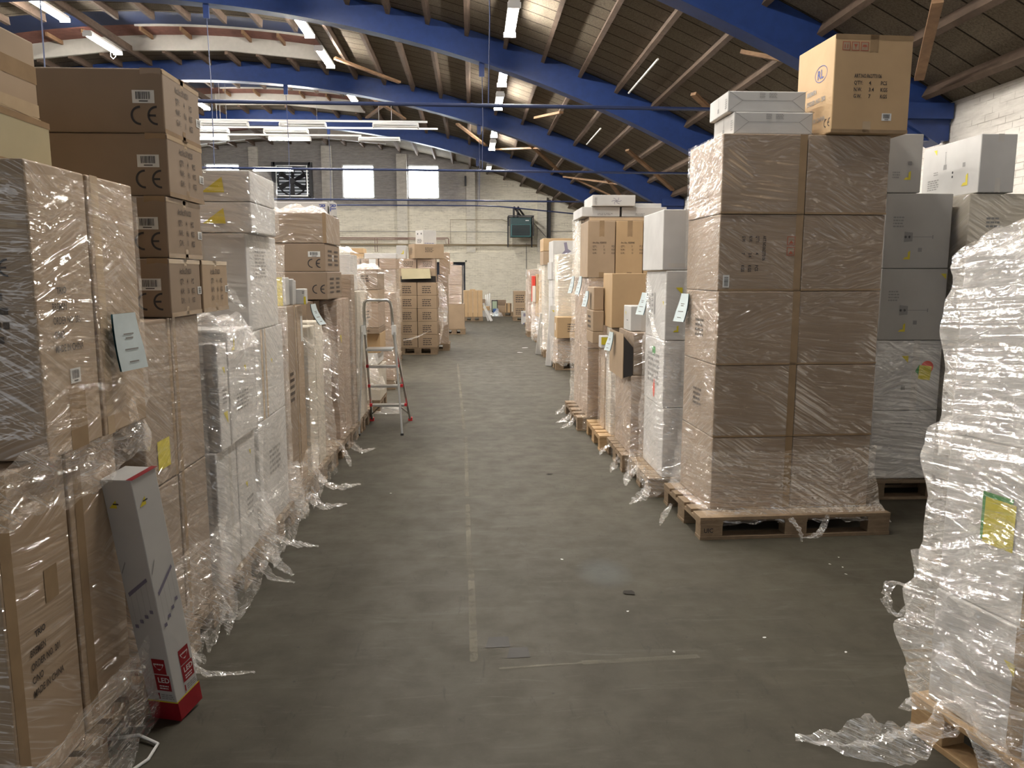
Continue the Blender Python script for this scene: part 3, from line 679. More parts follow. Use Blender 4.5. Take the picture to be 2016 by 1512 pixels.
# --- film
def rectpath(x0, x1, y0, y1, n, r=.03):
    """points around a rectangle, with outward normals"""
    P = []; per = [((x0,y0),(x1,y0),(0,-1)), ((x1,y0),(x1,y1),(1,0)), ((x1,y1),(x0,y1),(0,1)), ((x0,y1),(x0,y0),(-1,0))]
    for a, b, nn in per:
        L = math.hypot(b[0]-a[0], b[1]-a[1]); k = max(3, int(L/n))
        for i in range(k):
            t = i/k; P.append((a[0]+(b[0]-a[0])*t, a[1]+(b[1]-a[1])*t, nn[0], nn[1], min(t, 1-t)*L))
    return P
def film_band(x0, x1, y0, y1, z0, z1, label, off0=.03, off1=.012, amp=.012, rag0=.05, rag1=0.0, step=.035, mat='film', sag=0.0, sides='FRBL', name='stretch_film', seed=0, slant=0.0, cap=None, parent=None, group=None, rz=0.0):
    P = rectpath(-(x1-x0)/2, (x1-x0)/2, -(y1-y0)/2, (y1-y0)/2, step); cx, cy = (x0+x1)/2, (y0+y1)/2
    n = len(P); nz = max(3, int((z1-z0)/step)); vs = []; sd = {(0,-1):'F',(1,0):'R',(0,1):'B',(-1,0):'L'}
    hold = MB()
    for j in range(nz+1):
        t = j/nz
        for x, y, nx, ny, e in P:
            q = Vector(((x+cx)*2.2+seed*7, (y+cy)*2.2, t*(z1-z0)*2.0+seed)); f1 = noise.noise(q*2.0); f2 = noise.noise(q*6.5)
            off = off0+(off1-off0)*t**.75 + amp*(abs(f1)*1.4+f2*.6) + sag*math.sin(PI*t)*(.6+f1)
            off = max(off, .003)
            zz = z0+(z1-z0)*t
            if rag0: zz += (1-t)**3*rag0*(f1*1.6+f2*1.0)
            if rag1: zz += t**3*rag1*(f1*1.6+f2)
            zz += slant*(x+y)*t
            # diagonal outward push at corners keeps the band closed
            cxn = nx + (math.copysign(max(0, 1-e/.06), x) if nx == 0 else 0); cyn = ny + (math.copysign(max(0, 1-e/.06), y) if ny == 0 else 0)
            if zz < .004: zz = .004
            vs.append((x+cxn*off, y+cyn*off, zz))
    fs = []
    for j in range(nz):
        for i in range(n):
            if sd[(P[i][2], P[i][3])] not in sides: continue
            k = (i+1) % n; fs.append((j*n+i, j*n+k, (j+1)*n+k, (j+1)*n+i))
    hold.raw(vs, fs)
    o = hold.build(name, M[mat], parent, smooth=True); 
    o.location = (cx, cy, 0); o.rotation_euler = (0, 0, math.radians(rz))
    bm = bmesh.new(); bm.from_mesh(o.data); bmesh.ops.delete(bm, geom=[v for v in bm.verts if not v.link_faces], context='VERTS'); bm.to_mesh(o.data); bm.free()
    if parent is None: tag(o, label, 'plastic film', group)
    return o
def film_heap(x0, x1, y0, y1, z, hgt, label, seed=1, mat='film_loose', name='crumpled_film', step=.025, group=None, drop=0.0):
    """crumpled film lying over a top: a rumpled height field with a falling rim"""
    nx, ny = max(4, int((x1-x0)/step)), max(4, int((y1-y0)/step)); vs = []; fs = []
    for j in range(ny+1):
        for i in range(nx+1):
            u, v = i/nx, j/ny; x = x0+(x1-x0)*u; y = y0+(y1-y0)*v; q = Vector((x*9+seed*3, y*9, seed))
            e = min(u, 1-u, v, 1-v); rim = min(1, e/.12)
            zz = z+.006+hgt*rim*(.35+.65*abs(noise.noise(q*.6)*1.8)+.45*noise.noise(q*2.1)) - drop*(1-rim)
            x += .012*noise.noise(q*2+Vector((5,0,0))); y += .012*noise.noise(q*2+Vector((0,9,0)))
            vs.append((x, y, max(zz, z+.004-drop*(1-rim))))
    for j in range(ny):
        for i in range(nx):
            a = j*(nx+1)+i; fs.append((a, a+1, a+nx+2, a+nx+1))
    o = MB().raw(vs, fs).build(name, M[mat], smooth=True); return tag(o, label, 'plastic film', group)
def film_tail(pts, w, label, seed=1, mat='film_loose', parent=None, name='film_scrap', group='torn film ends on the floor'):
    """a twisted torn end of film following a path"""
    pts = [Vector(p) for p in pts]; N = 26; path = []
    for i in range(N+1):
        t = i/N*(len(pts)-1); k = min(int(t), len(pts)-2); f = t-k
        p0 = pts[max(k-1,0)]; p1 = pts[k]; p2 = pts[k+1]; p3 = pts[min(k+2, len(pts)-1)]
        path.append(.5*((2*p1)+(p2-p0)*f+(2*p0-5*p1+4*p2-p3)*f*f+(3*p1-p0-3*p2+p3)*f*f*f))
    vs = []; fs = []; m = 6
    for i, p in enumerate(path):
        t = i/N; d = (path[min(i+1,N)]-path[max(i-1,0)]).normalized(); r = d.cross(Vector((0,0,1)))
        r = r.normalized() if r.length > .1 else Vector((1,0,0)); up = r.cross(d).normalized()
        ww = w*(.30+.9*math.sin(PI*min(1, .15+t*.95))**.7)*(1+.5*noise.noise(Vector((t*9, seed, 0))))
        for j in range(m+1):
            u = j/m-.5; q = Vector((t*12+seed, u*3, seed*1.7)); a = u*ww
            pz = p + r*a + up*(.22*ww*math.sin(u*9+t*6)+.18*ww*noise.noise(q)) 
            vs.append((pz.x, pz.y, max(pz.z, .004)))
    for i in range(N):
        for j in range(m): a = i*(m+1)+j; fs.append((a, a+1, a+m+2, a+m+1))
    o = MB().raw(vs, fs).build(name, M[mat], parent, smooth=True)
    if parent is None: tag(o, label, 'plastic film', group)
    return o
def pouch(x, y, z, w, h, ax, label, tilt=.22):
    sk = .16 if ax > 0 else .28
    """document pouch taped by its top edge; ax = +1 hangs on a face that looks along +x, -1 along -x"""
    mb = MB(); n = 8; vs = []
    for j in range(n+1):
        t = j/n; bulge = ax*(.012+tilt*h*t*t*.9)
        for u in (-w/2, w/2): vs.append((x+bulge+(ax*w*sk*min(1, .35+t) if u > 0 else 0), y+u, z-h*t))
    fs = [(2*j, 2*j+1, 2*j+3, 2*j+2) for j in range(n)]
    o = MB().raw(vs, fs).build('document_pouch', M['pale_blue'], smooth=True); tag(o, label, 'document pouch', 'pale blue document pouches')
    MB().raw([(a-ax*.006, b, c) for a, b, c in vs], fs).build('pouch_back', M['teal'], o, smooth=True)
    F_ = MB()
    for k, (a, b) in enumerate(((.35,.4),(.42,.3),(.62,.5),(.84,.35))):
        zz = z-h*a; bx = x+ax*(.0135+tilt*h*a*a*.9); q = ax*w*sk*min(1, .35+a); xa, xb = bx+q*(.5-b/2)+ax*.002, bx+q*(.5+b/2)+ax*.002; F_.poly([(xa, y-w*b/2, zz), (xb, y+w*b/2, zz), (xb, y+w*b/2, zz-.005), (xa, y-w*b/2, zz-.005)])
    F_.build('printed_lines', M['ink_grey'], o); return o
# ------------------------------------------------------------------ LEFT ROW
ORD = ('bottom', 'second', 'third', 'fourth', 'fifth', 'sixth')
# load 1, nearest on the left, two tiers of tall brown cartons
pallet(-2.42, -1.22, 1.98, 2.74, 'pallet under the nearest tall brown wrapped load beside the leaning lamp carton')
def m1u(F, w, d, h):
    m_trio('R', .08, .30, .030)(F, w, d, h); A = F['R']; A.barcode(.15, .20, .06, .045); A.tape(.13, .10, 0, .17, 'tape', False); F['F'].ce(w-.14, h*.62, .05); F['F'].lines(w-.2, h*.40, .12, .16, 4, 'ink_soft', 3)
carton(-2.02, -1.20, 2.19, 2.52, 1.095, 1.93, 'tan_w', 'tall brown carton printed MADE IN CHINA, upper tier of the nearest load', m1u)
carton(-2.02, -1.20, 2.53, 2.86, 1.095, 1.93, 'tan_w', 'tall brown carton carrying the pale blue pouch, upper tier of the nearest load', lambda F, w, d, h: (F['R'].text(.09, .33, .026, 'MADE IN CHINA', 'ink_soft', .6), F['R'].tape(.02, .05, 0, h, 'tape_clear', False)))
carton(-2.05, -1.25, 2.00, 2.36, .146, 1.09, 'tan_w', 'tall brown carton printed TRIO and BREMEN, lower tier behind the leaning lamp carton', m_trio('R', .10, .28, .030, extra=lambda F, w, d, h: (F['R'].tape(.01, .05, 0, h, 'tape', False), F['R'].rect(.20, .52, .07, .10, 'faded_print', 'tape', 1.2))))
carton(-2.05, -1.25, 2.37, 2.70, .146, 1.09, 'tan_w', 'tall brown carton touched by the leaning lamp carton, lower tier of the nearest load', lambda F, w, d, h: F['R'].tape(.03, .05, 0, h, 'tape', False))
film_band(-2.06, -1.24, 1.99, 2.84, .95, 1.14, 'bunched band of clear film around the waist of the nearest brown load', .022, .03, .02, .03, .03, .02, 'film_loose', name='film_band', seed=3, slant=.05)
film_band(-2.06, -1.21, 1.98, 2.75, .02, .34, 'clear film skirt around the foot of the nearest brown load', .05, .045, .022, .10, .03, .022, 'film_loose', seed=4)
film_band(-2.03, -1.20, 2.185, 2.862, 1.16, 1.90, 'taut clear film around the upper tier of the nearest brown load', .006, .004, .003, 0, .01, .03, 'film_thin', seed=5)
pouch(-1.188, 2.66, 1.49, .15, .19, 1, 'pale blue document pouch on the nearest brown load', .10)
carton(-2.10, -1.385, 2.02, 2.71, 1.935, 2.112, 'olive', 'wide tan carton lying on the nearest load, under another one', lambda F, w, d, h: (F['R'].tapeh(.0, .03), F['R'].tapeh(h-.02, .02)), rz=1)
carton(-2.12, -1.415, 2.00, 2.70, 2.115, 2.362, 'tan', 'tan carton with brown tape band across its middle, topmost on the nearest load', lambda F, w, d, h: (F['R'].tapeh(h*.46, .055), F['R'].tapeh(h*.04, .04, mat='tape_clear'), F['R'].poly([(0, h*.30), (d, h*.02), (d, 0), (0, h*.22)], 'loose_tape', 'tape_clear', 1.2)), rz=-1)
# leaning lamp carton
lc = Vector((-1.118, 2.745, .010)); lt = Vector((-1.178, 2.62, .935)); ax = (lt-lc).normalized()
def mled(F, w, d, h):
    for f, ww in (('F', w), ('R', d)):
        A = F[f]; A.rect(0, 0, ww, .075, 'red_base_print', 'wine', 1.0); A.rect(0, .075, ww, .005, 'yellow_line_print', 'yellow', 1.2)
        A.rect(ww*.40, .195, ww*.42, .062, 'red_logo_print', 'wine', 1.2); A.rect(ww*.40, .125, ww*.48, .066, 'red_logo_print', 'wine', 1.2)
        A.text(ww*.48, .160, .030, 'LED', 'paper', .95); A.lines(ww*.5, .133, ww*.3, .02, 2, 'paper', 2); A.lines(ww*.45, .233, ww*.32, .012, 1, 'paper', 4)
        A.poly([(ww*(.46+.3*t), .213+.018*(2*t-1)**2) for t in (0, .25, .5, .75, 1)] + [(ww*(.46+.3*t), .213-.002+.026*(2*t-1)**2) for t in (1, .75, .5, .25, 0)], 'logo_smile', 'paper', 2.2)
        A.rect(ww*.40, .088, .006, .026, 'red_mark_print', 'wine', 1.4); A.lines(ww*.5, .09, ww*.4, .024, 3, 'ink_grey', 5)
        A.poly([(ww*.12, .52), (ww*.80, .585), (ww*.82, .572), (ww*.14, .505)], 'printed_lamp_bar', 'lampgrey', 1.6)
        for i in range(4):
            x = ww*(.18+.19*i); v = .395+.021*i; A.rect(x, v, .0008, .12, 'printed_cord', 'ink_grey', 1.4); A.rect(x-.007, v-.014, .014, .014, 'printed_shade', 'lampgrey', 1.6)
        A.poly([(ww*.12, .845), (ww*.36, .875), (ww*.36, .845)], 'yellow_triangle_print', 'yellow', 1.4); A.rect(ww*.26, .858, .022, .005, 'small_logo_print', 'ink', 1.8)
        A.poly([(ww*.06, .60), (ww*.24, .645), (ww*.24, .637), (ww*.06, .592)], 'printed_lamp_name', 'ink_grey', 1.4)
    T = F['T']; T.rect(w*.80, 0, w*.2, d, 'red_edge_print', 'wine', 1.0); T.text(w*.1, d*.1, .018, 'LED', 'ink_grey', .8)
led = carton(-.064, .064, -.064, .064, 0, .95, 'white', 'long upright white lamp carton with red base leaning on the nearest brown load', mled, name='lamp_carton', bev=.003)
led.location = lc; led.rotation_mode = 'QUATERNION'
led.rotation_quaternion = Vector((0, 0, 1)).rotation_difference(ax) @ Matrix.Rotation(math.radians(-17), 3, 'Z').to_quaternion()
# load 2: brown wrapped, CE cartons on top
pallet(-2.40, -1.20, 2.84, 3.52, 'pallet under the brown wrapped load that carries the CE cartons')
for j, (z0, z1) in enumerate(((.146, .80), (.802, 1.446))):
    for i, (y0, y1) in enumerate(((2.87, 3.17), (3.18, 3.50))):
        mk = (lambda F, w, d, h: (F['R'].rect(.10, .06, .12, .115, 'yellow_sticky_note', 'note', 2.5), F['R'].tape(.27, .03, 0, h, 'tape', False))) if (j, i) == (1, 0) else (lambda F, w, d, h: F['R'].tape(.02, .03, 0, h, 'tape', False))
        carton(-1.90, -1.22, y0, y1, z0, z1, 'brown_w', 'wrapped brown carton below the CE cartons, %s tier, %s' % (('lower', 'upper')[j], ('beside the nearest load', 'beside the white wrapped load')[i]) if (j, i) != (1, 0) else 'wrapped brown carton with a yellow note, below the CE cartons', mk)
film_band(-1.92, -1.20, 2.85, 3.52, .02, .50, 'clear film skirt below the brown load carrying the CE cartons', .06, .03, .022, .12, .02, .022, 'film_loose', seed=8)
film_band(-1.90, -1.22, 2.865, 3.505, .42, 1.43, 'clear film around the brown load under the CE cartons', .008, .005, .004, 0, 0, .035, 'film_thin', seed=9)
carton(-1.86, -1.20, 3.13, 3.51, 1.449, 1.683, 'brown', 'carton with CE mark and barcode, lowest of the four stacked above the brown load', m_ce('37160201'), rz=1.5)
carton(-1.86, -1.205, 3.525, 3.905, 1.449, 1.683, 'tan', 'tan carton beside the lowest CE carton, over the crumpled white load', m_ce('37160201'), rz=1.0)
carton(-1.88, -1.20, 3.16, 3.55, 1.685, 1.925, 'brown', 'carton with CE mark, second from below in the stack of four', m_ce('97161020'), rz=0)
carton(-1.92, -1.19, 3.19, 3.58, 1.927, 2.168, 'brown', 'carton with CE mark, third from below in the stack of four', m_ce('37160200'), rz=-.5)
carton(-1.96, -1.20, 3.20, 3.61, 2.170, 2.415, 'brown', 'carton with CE mark and barcode, topmost of the stack of four', m_ce('37160201'), rz=0)
# load 3: white, crumpled film on top
pallet(-2.36, -1.18, 3.57, 4.23, 'pallet under the white wrapped load with crumpled film on top')
def mw3(F, w, d, h): F['R'].tri(d*.35, h*.55, .035); F['R'].tri(d*.62, h*.80, .03); F['R'].lines(d*.4, h*.3, d*.35, .12, 4, 'ink_grey', 6)
for i, (y0, y1) in enumerate(((3.57, 3.88), (3.89, 4.21))):
    carton(-1.90, -1.20, y0, y1, .146, .788, 'white_w', 'wrapped white carton, lower tier under the crumpled film, %s' % ('by the brown load', 'by the grey-white stack')[i], mw3 if i else (lambda F, w, d, h: F['R'].tape(.18, .04, 0, h, 'tape_white', False)))
carton(-1.86, -1.18, 3.60, 3.75, .79, 1.30, 'white_w', 'narrow upright white carton with yellow marks near the brown load', lambda F, w, d, h: (F['R'].tri(.05, .12, .06), F['R'].tri(.06, .36, .035), F['R'].lines(.05, .22, .06, .08, 4, 'ink_grey', 9), F['F'].tape(w-.06, .04, 0, h, 'tape_white', False)))
carton(-1.86, -1.18, 3.765, 4.21, .79, 1.345, 'white_w', 'broad white carton with yellow marks directly under the crumpled film', lambda F, w, d, h: (F['R'].tri(.24, .33, .035), F['R'].corner(.05, .46, .05), F['R'].lines(.1, .15, .2, .1, 5, 'ink_grey', 12)))
film_band(-1.92, -1.18, 3.57, 4.22, .02, .42, 'clear film skirt spread over the pallet of the white load', .07, .02, .025, .12, .02, .022, 'film_loose', seed=11)
film_band(-1.87, -1.18, 3.58, 4.215, .38, 1.32, 'clear film around the white load beside the brown one', .012, .010, .012, 0, .05, .03, 'film', seed=12)
film_heap(-1.70, -1.14, 3.60, 4.18, 1.345, .085, 'crumpled clear film heaped on the white load below the tan carton', 2, drop=.10)
# load 4: tall grey-white stack
pallet(-2.36, -1.18, 4.28, 4.97, 'pallet under the tall stack of grey-white wrapped cartons')
carton(-1.86, -1.20, 4.29, 4.93, .146, .79, 'white_w', 'wrapped white carton at the foot of the tall grey-white stack', lambda F, w, d, h: F['R'].lines(.2, .3, .25, .16, 5, 'ink_grey', 3))
carton(-1.86, -1.20, 4.29, 4.46, .792, 1.31, 'white_w', 'slim white carton in the middle of the tall grey-white stack', lambda F, w, d, h: F['R'].tape(.12, .04, 0, h, 'tape_clear', False))
carton(-1.86, -1.20, 4.475, 4.93, .792, 1.31, 'white_w', 'wide white carton in the middle of the tall grey-white stack', lambda F, w, d, h: (F['R'].tape(.02, .03, 0, h, 'tape_clear', False), F['R'].tri(.14, .30, .03)))
carton(-1.585, -1.20, 4.215, 4.85, 1.313, 1.838, 'white_w', 'upright grey-white carton at the aisle side with faint print on its flank', lambda F, w, d, h: (F['R'].lines(d*.25, h*.55, d*.35, h*.3, 8, 'ink_grey', 4), F['F'].tape(.12, .04, 0, h, 'tape_white', False)))
carton(-1.99, -1.595, 4.23, 4.85, 1.313, 1.838, 'white_w', 'upright grey-white carton beside the flank-printed one, away from the aisle', lambda F, w, d, h: F['F'].rect(w-.012, 0, .004, h, 'blue_edge_print', 'ink_blue', 1.2))
for i, (z0, z1) in enumerate(((1.840, 1.998), (2.0, 2.16))):
    carton(-1.98, -1.16, 4.205, 4.71, z0, z1, 'white_w', 'wrapped flat white carton with yellow triangle, %s of the two topmost' % ('lower', 'upper')[i], lambda F, w, d, h: (F['F'].poly([(w-.26, .045), (w-.14, .045), (w-.15, .125)], 'yellow_triangle_print', 'yellow', 1.5), F['F'].poly([(w-.48, .07), (w-.38, .05), (w-.33, .11), (w-.45, .125)], 'printed_lamp', 'ink_grey', 1.5)))
film_band(-1.88, -1.18, 4.28, 4.95, .02, .40, 'pinkish clear film skirt flaring over the pallet of the tall grey-white stack', .075, .02, .022, .10, .02, .022, 'film_loose', seed=14)
film_band(-1.87, -1.19, 4.285, 4.94, .36, 1.80, 'clear film around the tall grey-white stack', .012, .010, .008, 0, 0, .035, 'film', seed=15)
film_band(-1.98, -1.16, 4.205, 4.71, 1.84, 2.165, 'clear film around the two flat cartons topping the grey-white stack', .010, .010, .008, .02, .02, .03, 'film_thin', seed=16)
film_tail([(-1.70, 4.19, 1.84), (-1.52, 4.12, 1.72), (-1.30, 4.10, 1.55), (-1.20, 4.12, 1.44)], .13, 'slanting sheet of clear film hanging before the grey-white stack', 21, 'film_thin', group=None, name='hanging_film')
# loads 5-9 further along
pallet(-2.36, -1.18, 5.03, 5.60, 'pallet under the slim brown carton beyond the grey-white stack')
carton(-1.95, -1.22, 5.06, 5.42, .146, 1.41, 'brown_w', 'tall slim brown carton just beyond the grey-white stack', lambda F, w, d, h: (F['R'].lines(.10, .62, .12, .22, 5, 'ink_soft', 8), F['R'].tape(.28, .04, 0, h, 'tape', False)))
carton(-1.95, -1.22, 5.43, 5.62, .146, 1.40, 'tan_w', 'tall tan carton with a white label next to the blue pouch', lambda F, w, d, h: F['R'].rect(.10, 1.0, .06, .18, 'shipping_label', 'paper', 1.5))
carton(-1.95, -1.20, 5.66, 5.92, .146, 1.24, 'beige_w', 'tall pale wrapped carton right under the blue pouch', None)
carton(-1.95, -1.20, 5.945, 6.22, .146, 1.26, 'beige_w', 'tall pale wrapped carton under the drooping film tent', None)
pallet(-2.36, -1.17, 5.64, 6.38, 'pallet under the pale brown load below the blue pouch')
carton(-1.95, -1.33, 6.28, 6.82, .146, 1.40, 'brown', 'dark brown recessed load under the CE cartons further along', lambda F, w, d, h: F['R'].tape(.25, .05, 0, h, 'tape', False))
carton(-1.95, -1.19, 6.86, 7.18, .146, 1.40, 'pink_w', 'pale wrapped carton with a yellow spot under the further CE cartons', lambda F, w, d, h: F['R'].tri(.10, .85, .08))
carton(-1.95, -1.19, 7.19, 7.52, .146, 1.40, 'pink_w', 'pale wrapped carton just before the brown one beside the ladder', None)
pallet(-2.36, -1.16, 6.42, 7.18, 'pallet under the wrapped loads below the further CE cartons')
pallet(-2.36, -1.15, 7.20, 7.94, 'pallet beside the feet of the stepladder')
carton(-1.95, -1.17, 7.56, 7.78, .146, 1.62, 'brown', 'tall brown wrapped carton beside the stepladder', None)
carton(-1.95, -1.15, 7.80, 8.35, .146, 1.45, 'beige_w', 'tall whitish wrapped carton behind the stepladder leg', None)
carton(-1.95, -1.22, 7.90, 8.35, 1.452, 1.82, 'white_w', 'whitish wrapped carton topping the stack beside the stepladder', None)
pallet(-2.36, -1.14, 7.97, 8.70, 'pallet behind the left leg of the stepladder')
film_band(-1.96, -1.19, 5.04, 5.63, .02, .40, 'clear film skirt below the slim brown cartons', .065, .02, .025, .10, .02, .022, 'film_loose', seed=18)
film_band(-1.96, -1.18, 5.64, 6.24, .02, 1.22, 'clear film draped around the pale brown load below the blue pouch', .05, .015, .018, .10, .10, .03, 'film', seed=19)
film_band(-1.96, -1.32, 6.27, 6.83, .10, 1.0, 'clear film around the recessed dark brown load', .02, .010, .006, .03, .02, .04, 'film_thin', seed=20)
film_band(-1.96, -1.18, 6.85, 7.53, .02, 1.38, 'milky clear film around the pale load before the ladder', .045, .012, .016, .12, .02, .03, 'film_thin', seed=22)
film_band(-1.96, -1.16, 7.55, 8.37, .10, 1.80, 'clear film around the tall stack beside the stepladder', .02, .012, .014, .05, .03, .04, 'film_thin', seed=23)
film_heap(-1.9, -1.2, 7.9, 8.35, 1.83, .09, 'film bunched on the stack beside the stepladder', 5)
film_tail([(-1.19, 5.70, 1.28), (-1.13, 5.85, 1.15), (-1.13, 6.2, .98), (-1.17, 6.45, .86), (-1.16, 6.40, .78)], .10, 'drooping tent of film below the blue pouch', 33, 'film', group=None, name='hanging_film')
film_tail([(-1.20, 6.35, 1.38), (-1.17, 6.5, 1.0), (-1.15, 6.55, .5)], .05, 'narrow strip of film hanging in front of the dark brown load', 34, 'film', group=None, name='hanging_film')
film_tail([(-1.17, 7.95, 1.62), (-1.11, 8.0, 1.45), (-1.10, 8.05, 1.15), (-1.14, 8.0, 1.0)], .10, 'strip of white film hanging from the stack beside the stepladder', 35, 'film_loose', group=None, name='hanging_film')
pouch(-1.18, 5.72, 1.405, .13, .15, 1, 'pale blue document pouch under the small yellow boxes', .45)
carton(-1.66, -1.20, 6.50, 7.22, 1.41, 1.64, 'brown', 'brown CE carton standing behind the small yellow boxes', lambda F, w, d, h: (F['F'].ce(w-.13, .05, .075), F['R'].lines(.12, .05, .18, .15, 4, 'ink_soft', 2), F['R'].lines(.42, .05, .18, .15, 4, 'ink_soft', 4)))
carton(-1.70, -1.21, 6.50, 7.20, 1.642, 1.872, 'brown', 'brown CE carton with barcode, above the one behind the yellow boxes', lambda F, w, d, h: (F['F'].ce(w-.15, .03, .075), F['F'].barcode(w-.145, .12, .10, .045), F['R'].lines(.12, .05, .18, .15, 4, 'ink_soft', 5), F['R'].lines(.42, .05, .18, .15, 4, 'ink_soft', 6), F['R'].barcode(.32, .09, .06, .05)))
carton(-1.72, -1.20, 6.50, 7.20, 1.875, 2.12, 'brown_w', 'film-wrapped brown carton on top of the further CE cartons', lambda F, w, d, h: F['F'].tape(w-.03, .03, 0, h, 'tape', False))
film_heap(-1.70, -1.22, 6.52, 6.95, 2.12, .06, 'crumpled film on the brown carton before the RL boxes', 7)
carton(-1.80, -1.265, 6.97, 7.12, 2.125, 2.25, 'white', 'long white box end marked RL, wider of the pair', lambda F, w, d, h: F['F'].text(w-.075, .105, .075, 'RL', 'ink_blue', .75, -PI/2))
carton(-1.255, -1.205, 6.97, 7.12, 2.125, 2.25, 'white', 'narrow white box end marked RL beside the wider one', lambda F, w, d, h: F['F'].text(.008, .105, .075, 'RL', 'ink_blue', .75, -PI/2))
carton(-1.62, -1.245, 5.20, 5.36, 1.412, 1.60, 'white', 'white box with yellow border standing on the slim brown carton', lambda F, w, d, h: (F['F'].rect(w-.05, 0, .035, h, 'yellow_border_print', 'yellow', 1.4), F['F'].rect(0, 0, w-.05, .012, 'yellow_border_print', 'yellow', 1.4), F['F'].rect(0, h-.012, w-.05, .012, 'yellow_border_print', 'yellow', 1.4), F['F'].dots(w-.16, h*.55, .007, .03, 3), F['F'].rect(w-.14, h*.30, .03, .025, 'red_print', 'ink_red', 1.5), F['F'].lines(w-.09, h*.1, .03, .03, 2, 'ink_grey', 3)), name='small_box', cat='box')
for i, y in enumerate((5.37, 5.43)):
    carton(-1.55, -1.225, y, y+.05, 1.412, 1.59-.01*i, 'white', 'thin white box standing behind the yellow bordered one, %s of two' % ('nearer', 'farther')[i], None, rz=-4*i, name='small_box', cat='box')
carton(-1.24, -1.17, 5.46, 5.60, 1.412, 1.52, 'white', 'small white box with yellow corner beside the yellow bordered one', lambda F, w, d, h: (F['F'].rect(w-.014, 0, .014, h*.5, 'yellow_print', 'yellow', 1.5), F['F'].lines(.045, h*.7, .015, .02, 2, 'ink', 3)), rz=4, name='small_box', cat='box')
# behind the ladder
pallet(-2.30, -1.10, 9.0, 9.76, 'pallet behind the stepladder below the white film heap'); pallet(-2.30, -1.10, 10.85, 11.6, 'pallet beyond the stepladder, under the clear wrapped column')
A0 = (-1.95, -1.09, 9.02, 9.7)
for z0, z1, mt, lb in ((.146, .54, 'beige_w', 'low wrapped pale carton behind the stepladder steps'), (.70, .93, 'orange', 'bright tan carton seen between the ladder rails, above the film heap'),
                       (.932, 1.0, 'brown', 'thin dark brown carton layer seen through the ladder'), (1.002, 1.29, 'pink_w', 'wrapped brown carton seen through the upper ladder opening'),
                       (1.292, 1.44, 'tan_w', 'wrapped tan carton level with the ladder top'), (1.442, 1.68, 'brown_w', 'brown carton under a film cap above the stepladder')):
    carton(A0[0], A0[1], A0[2]+(.1 if z0 == .70 else 0), A0[3], z0, z1, mt, lb, (lambda F, w, d, h: F['F'].lines(w-.30, h*.4, .20, h*.35, 3, 'ink_soft', 7)) if z0 > .9 else None)
carton(-1.93, -1.12, 9.1, 9.7, .56, .698, 'white_w', 'flat wrapped carton buried in the white film heap', None)
film_heap(-1.95, -1.05, 8.96, 9.3, .50, .18, 'white film heap on the pallet behind the stepladder', 9, drop=.22)
film_heap(-1.95, -1.07, 9.0, 9.7, 1.68, .07, 'film cap over the brown carton above the stepladder', 10, drop=.06)
carton(-1.40, -1.12, 10.9, 11.5, .146, 1.36, 'pink_w', 'tall narrow wrapped carton seen right of the ladder hoop', None)
film_band(-1.42, -1.10, 10.88, 11.52, .05, 1.38, 'clear film around the narrow carton beyond the ladder', .03, .02, .025, .08, .05, .05, 'film_thin', seed=31)
# row further behind
for i, (x0, x1) in enumerate(((-2.30, -2.03), (-2.01, -1.70), (-1.69, -1.38))):
    carton(x0, x1, 14.2, 14.8, 1.712, 1.90, 'pink_w', 'wrapped brown carton in the far upper row, %s from the ladder side' % ('third', 'second', 'first')[i], (lambda F, w, d, h: F['F'].rect(w*.45, .06, .12, .12, 'shipping_label', 'paper', 1.6)) if i == 1 else None)
    for j, (z0, z1) in enumerate(((.146, .66), (.662, 1.18), (1.182, 1.71))):
        if i > 0 and j > 0: carton(x0, x1, 14.2, 14.8, z0, z1, 'brown_w', 'wrapped brown carton under the far upper row, %s tier, column %s' % (('lowest', 'middle', 'upper')[j], ('', 'two', 'one')[i]), None)
carton(-2.02, -1.37, 14.2, 14.8, .146, .66, 'brown_w', 'wide wrapped carton at the foot of the far row left of the two-column stack', None)
carton(-2.36, -2.03, 14.2, 14.8, .146, 1.71, 'brown_w', 'tall wrapped carton at the inner end of the far row', None)
pallet(-2.35, -1.36, 14.15, 14.9, 'pallet under the far upper row of wrapped cartons')
film_band(-2.02, -1.37, 14.19, 14.81, .70, 1.70, 'clear film around the far row of brown cartons', .02, .02, .015, .03, 0, .06, 'film_thin', seed=36)
carton(-2.22, -1.97, 14.3, 14.7, 1.903, 2.09, 'orange', 'small orange-tan carton on the far upper row', lambda F, w, d, h: F['F'].tapeh(h*.45, .02))
carton(-1.96, -1.38, 14.25, 14.7, 1.903, 2.0, 'white_w', 'long flat film-wrapped white box on the far upper row', None)
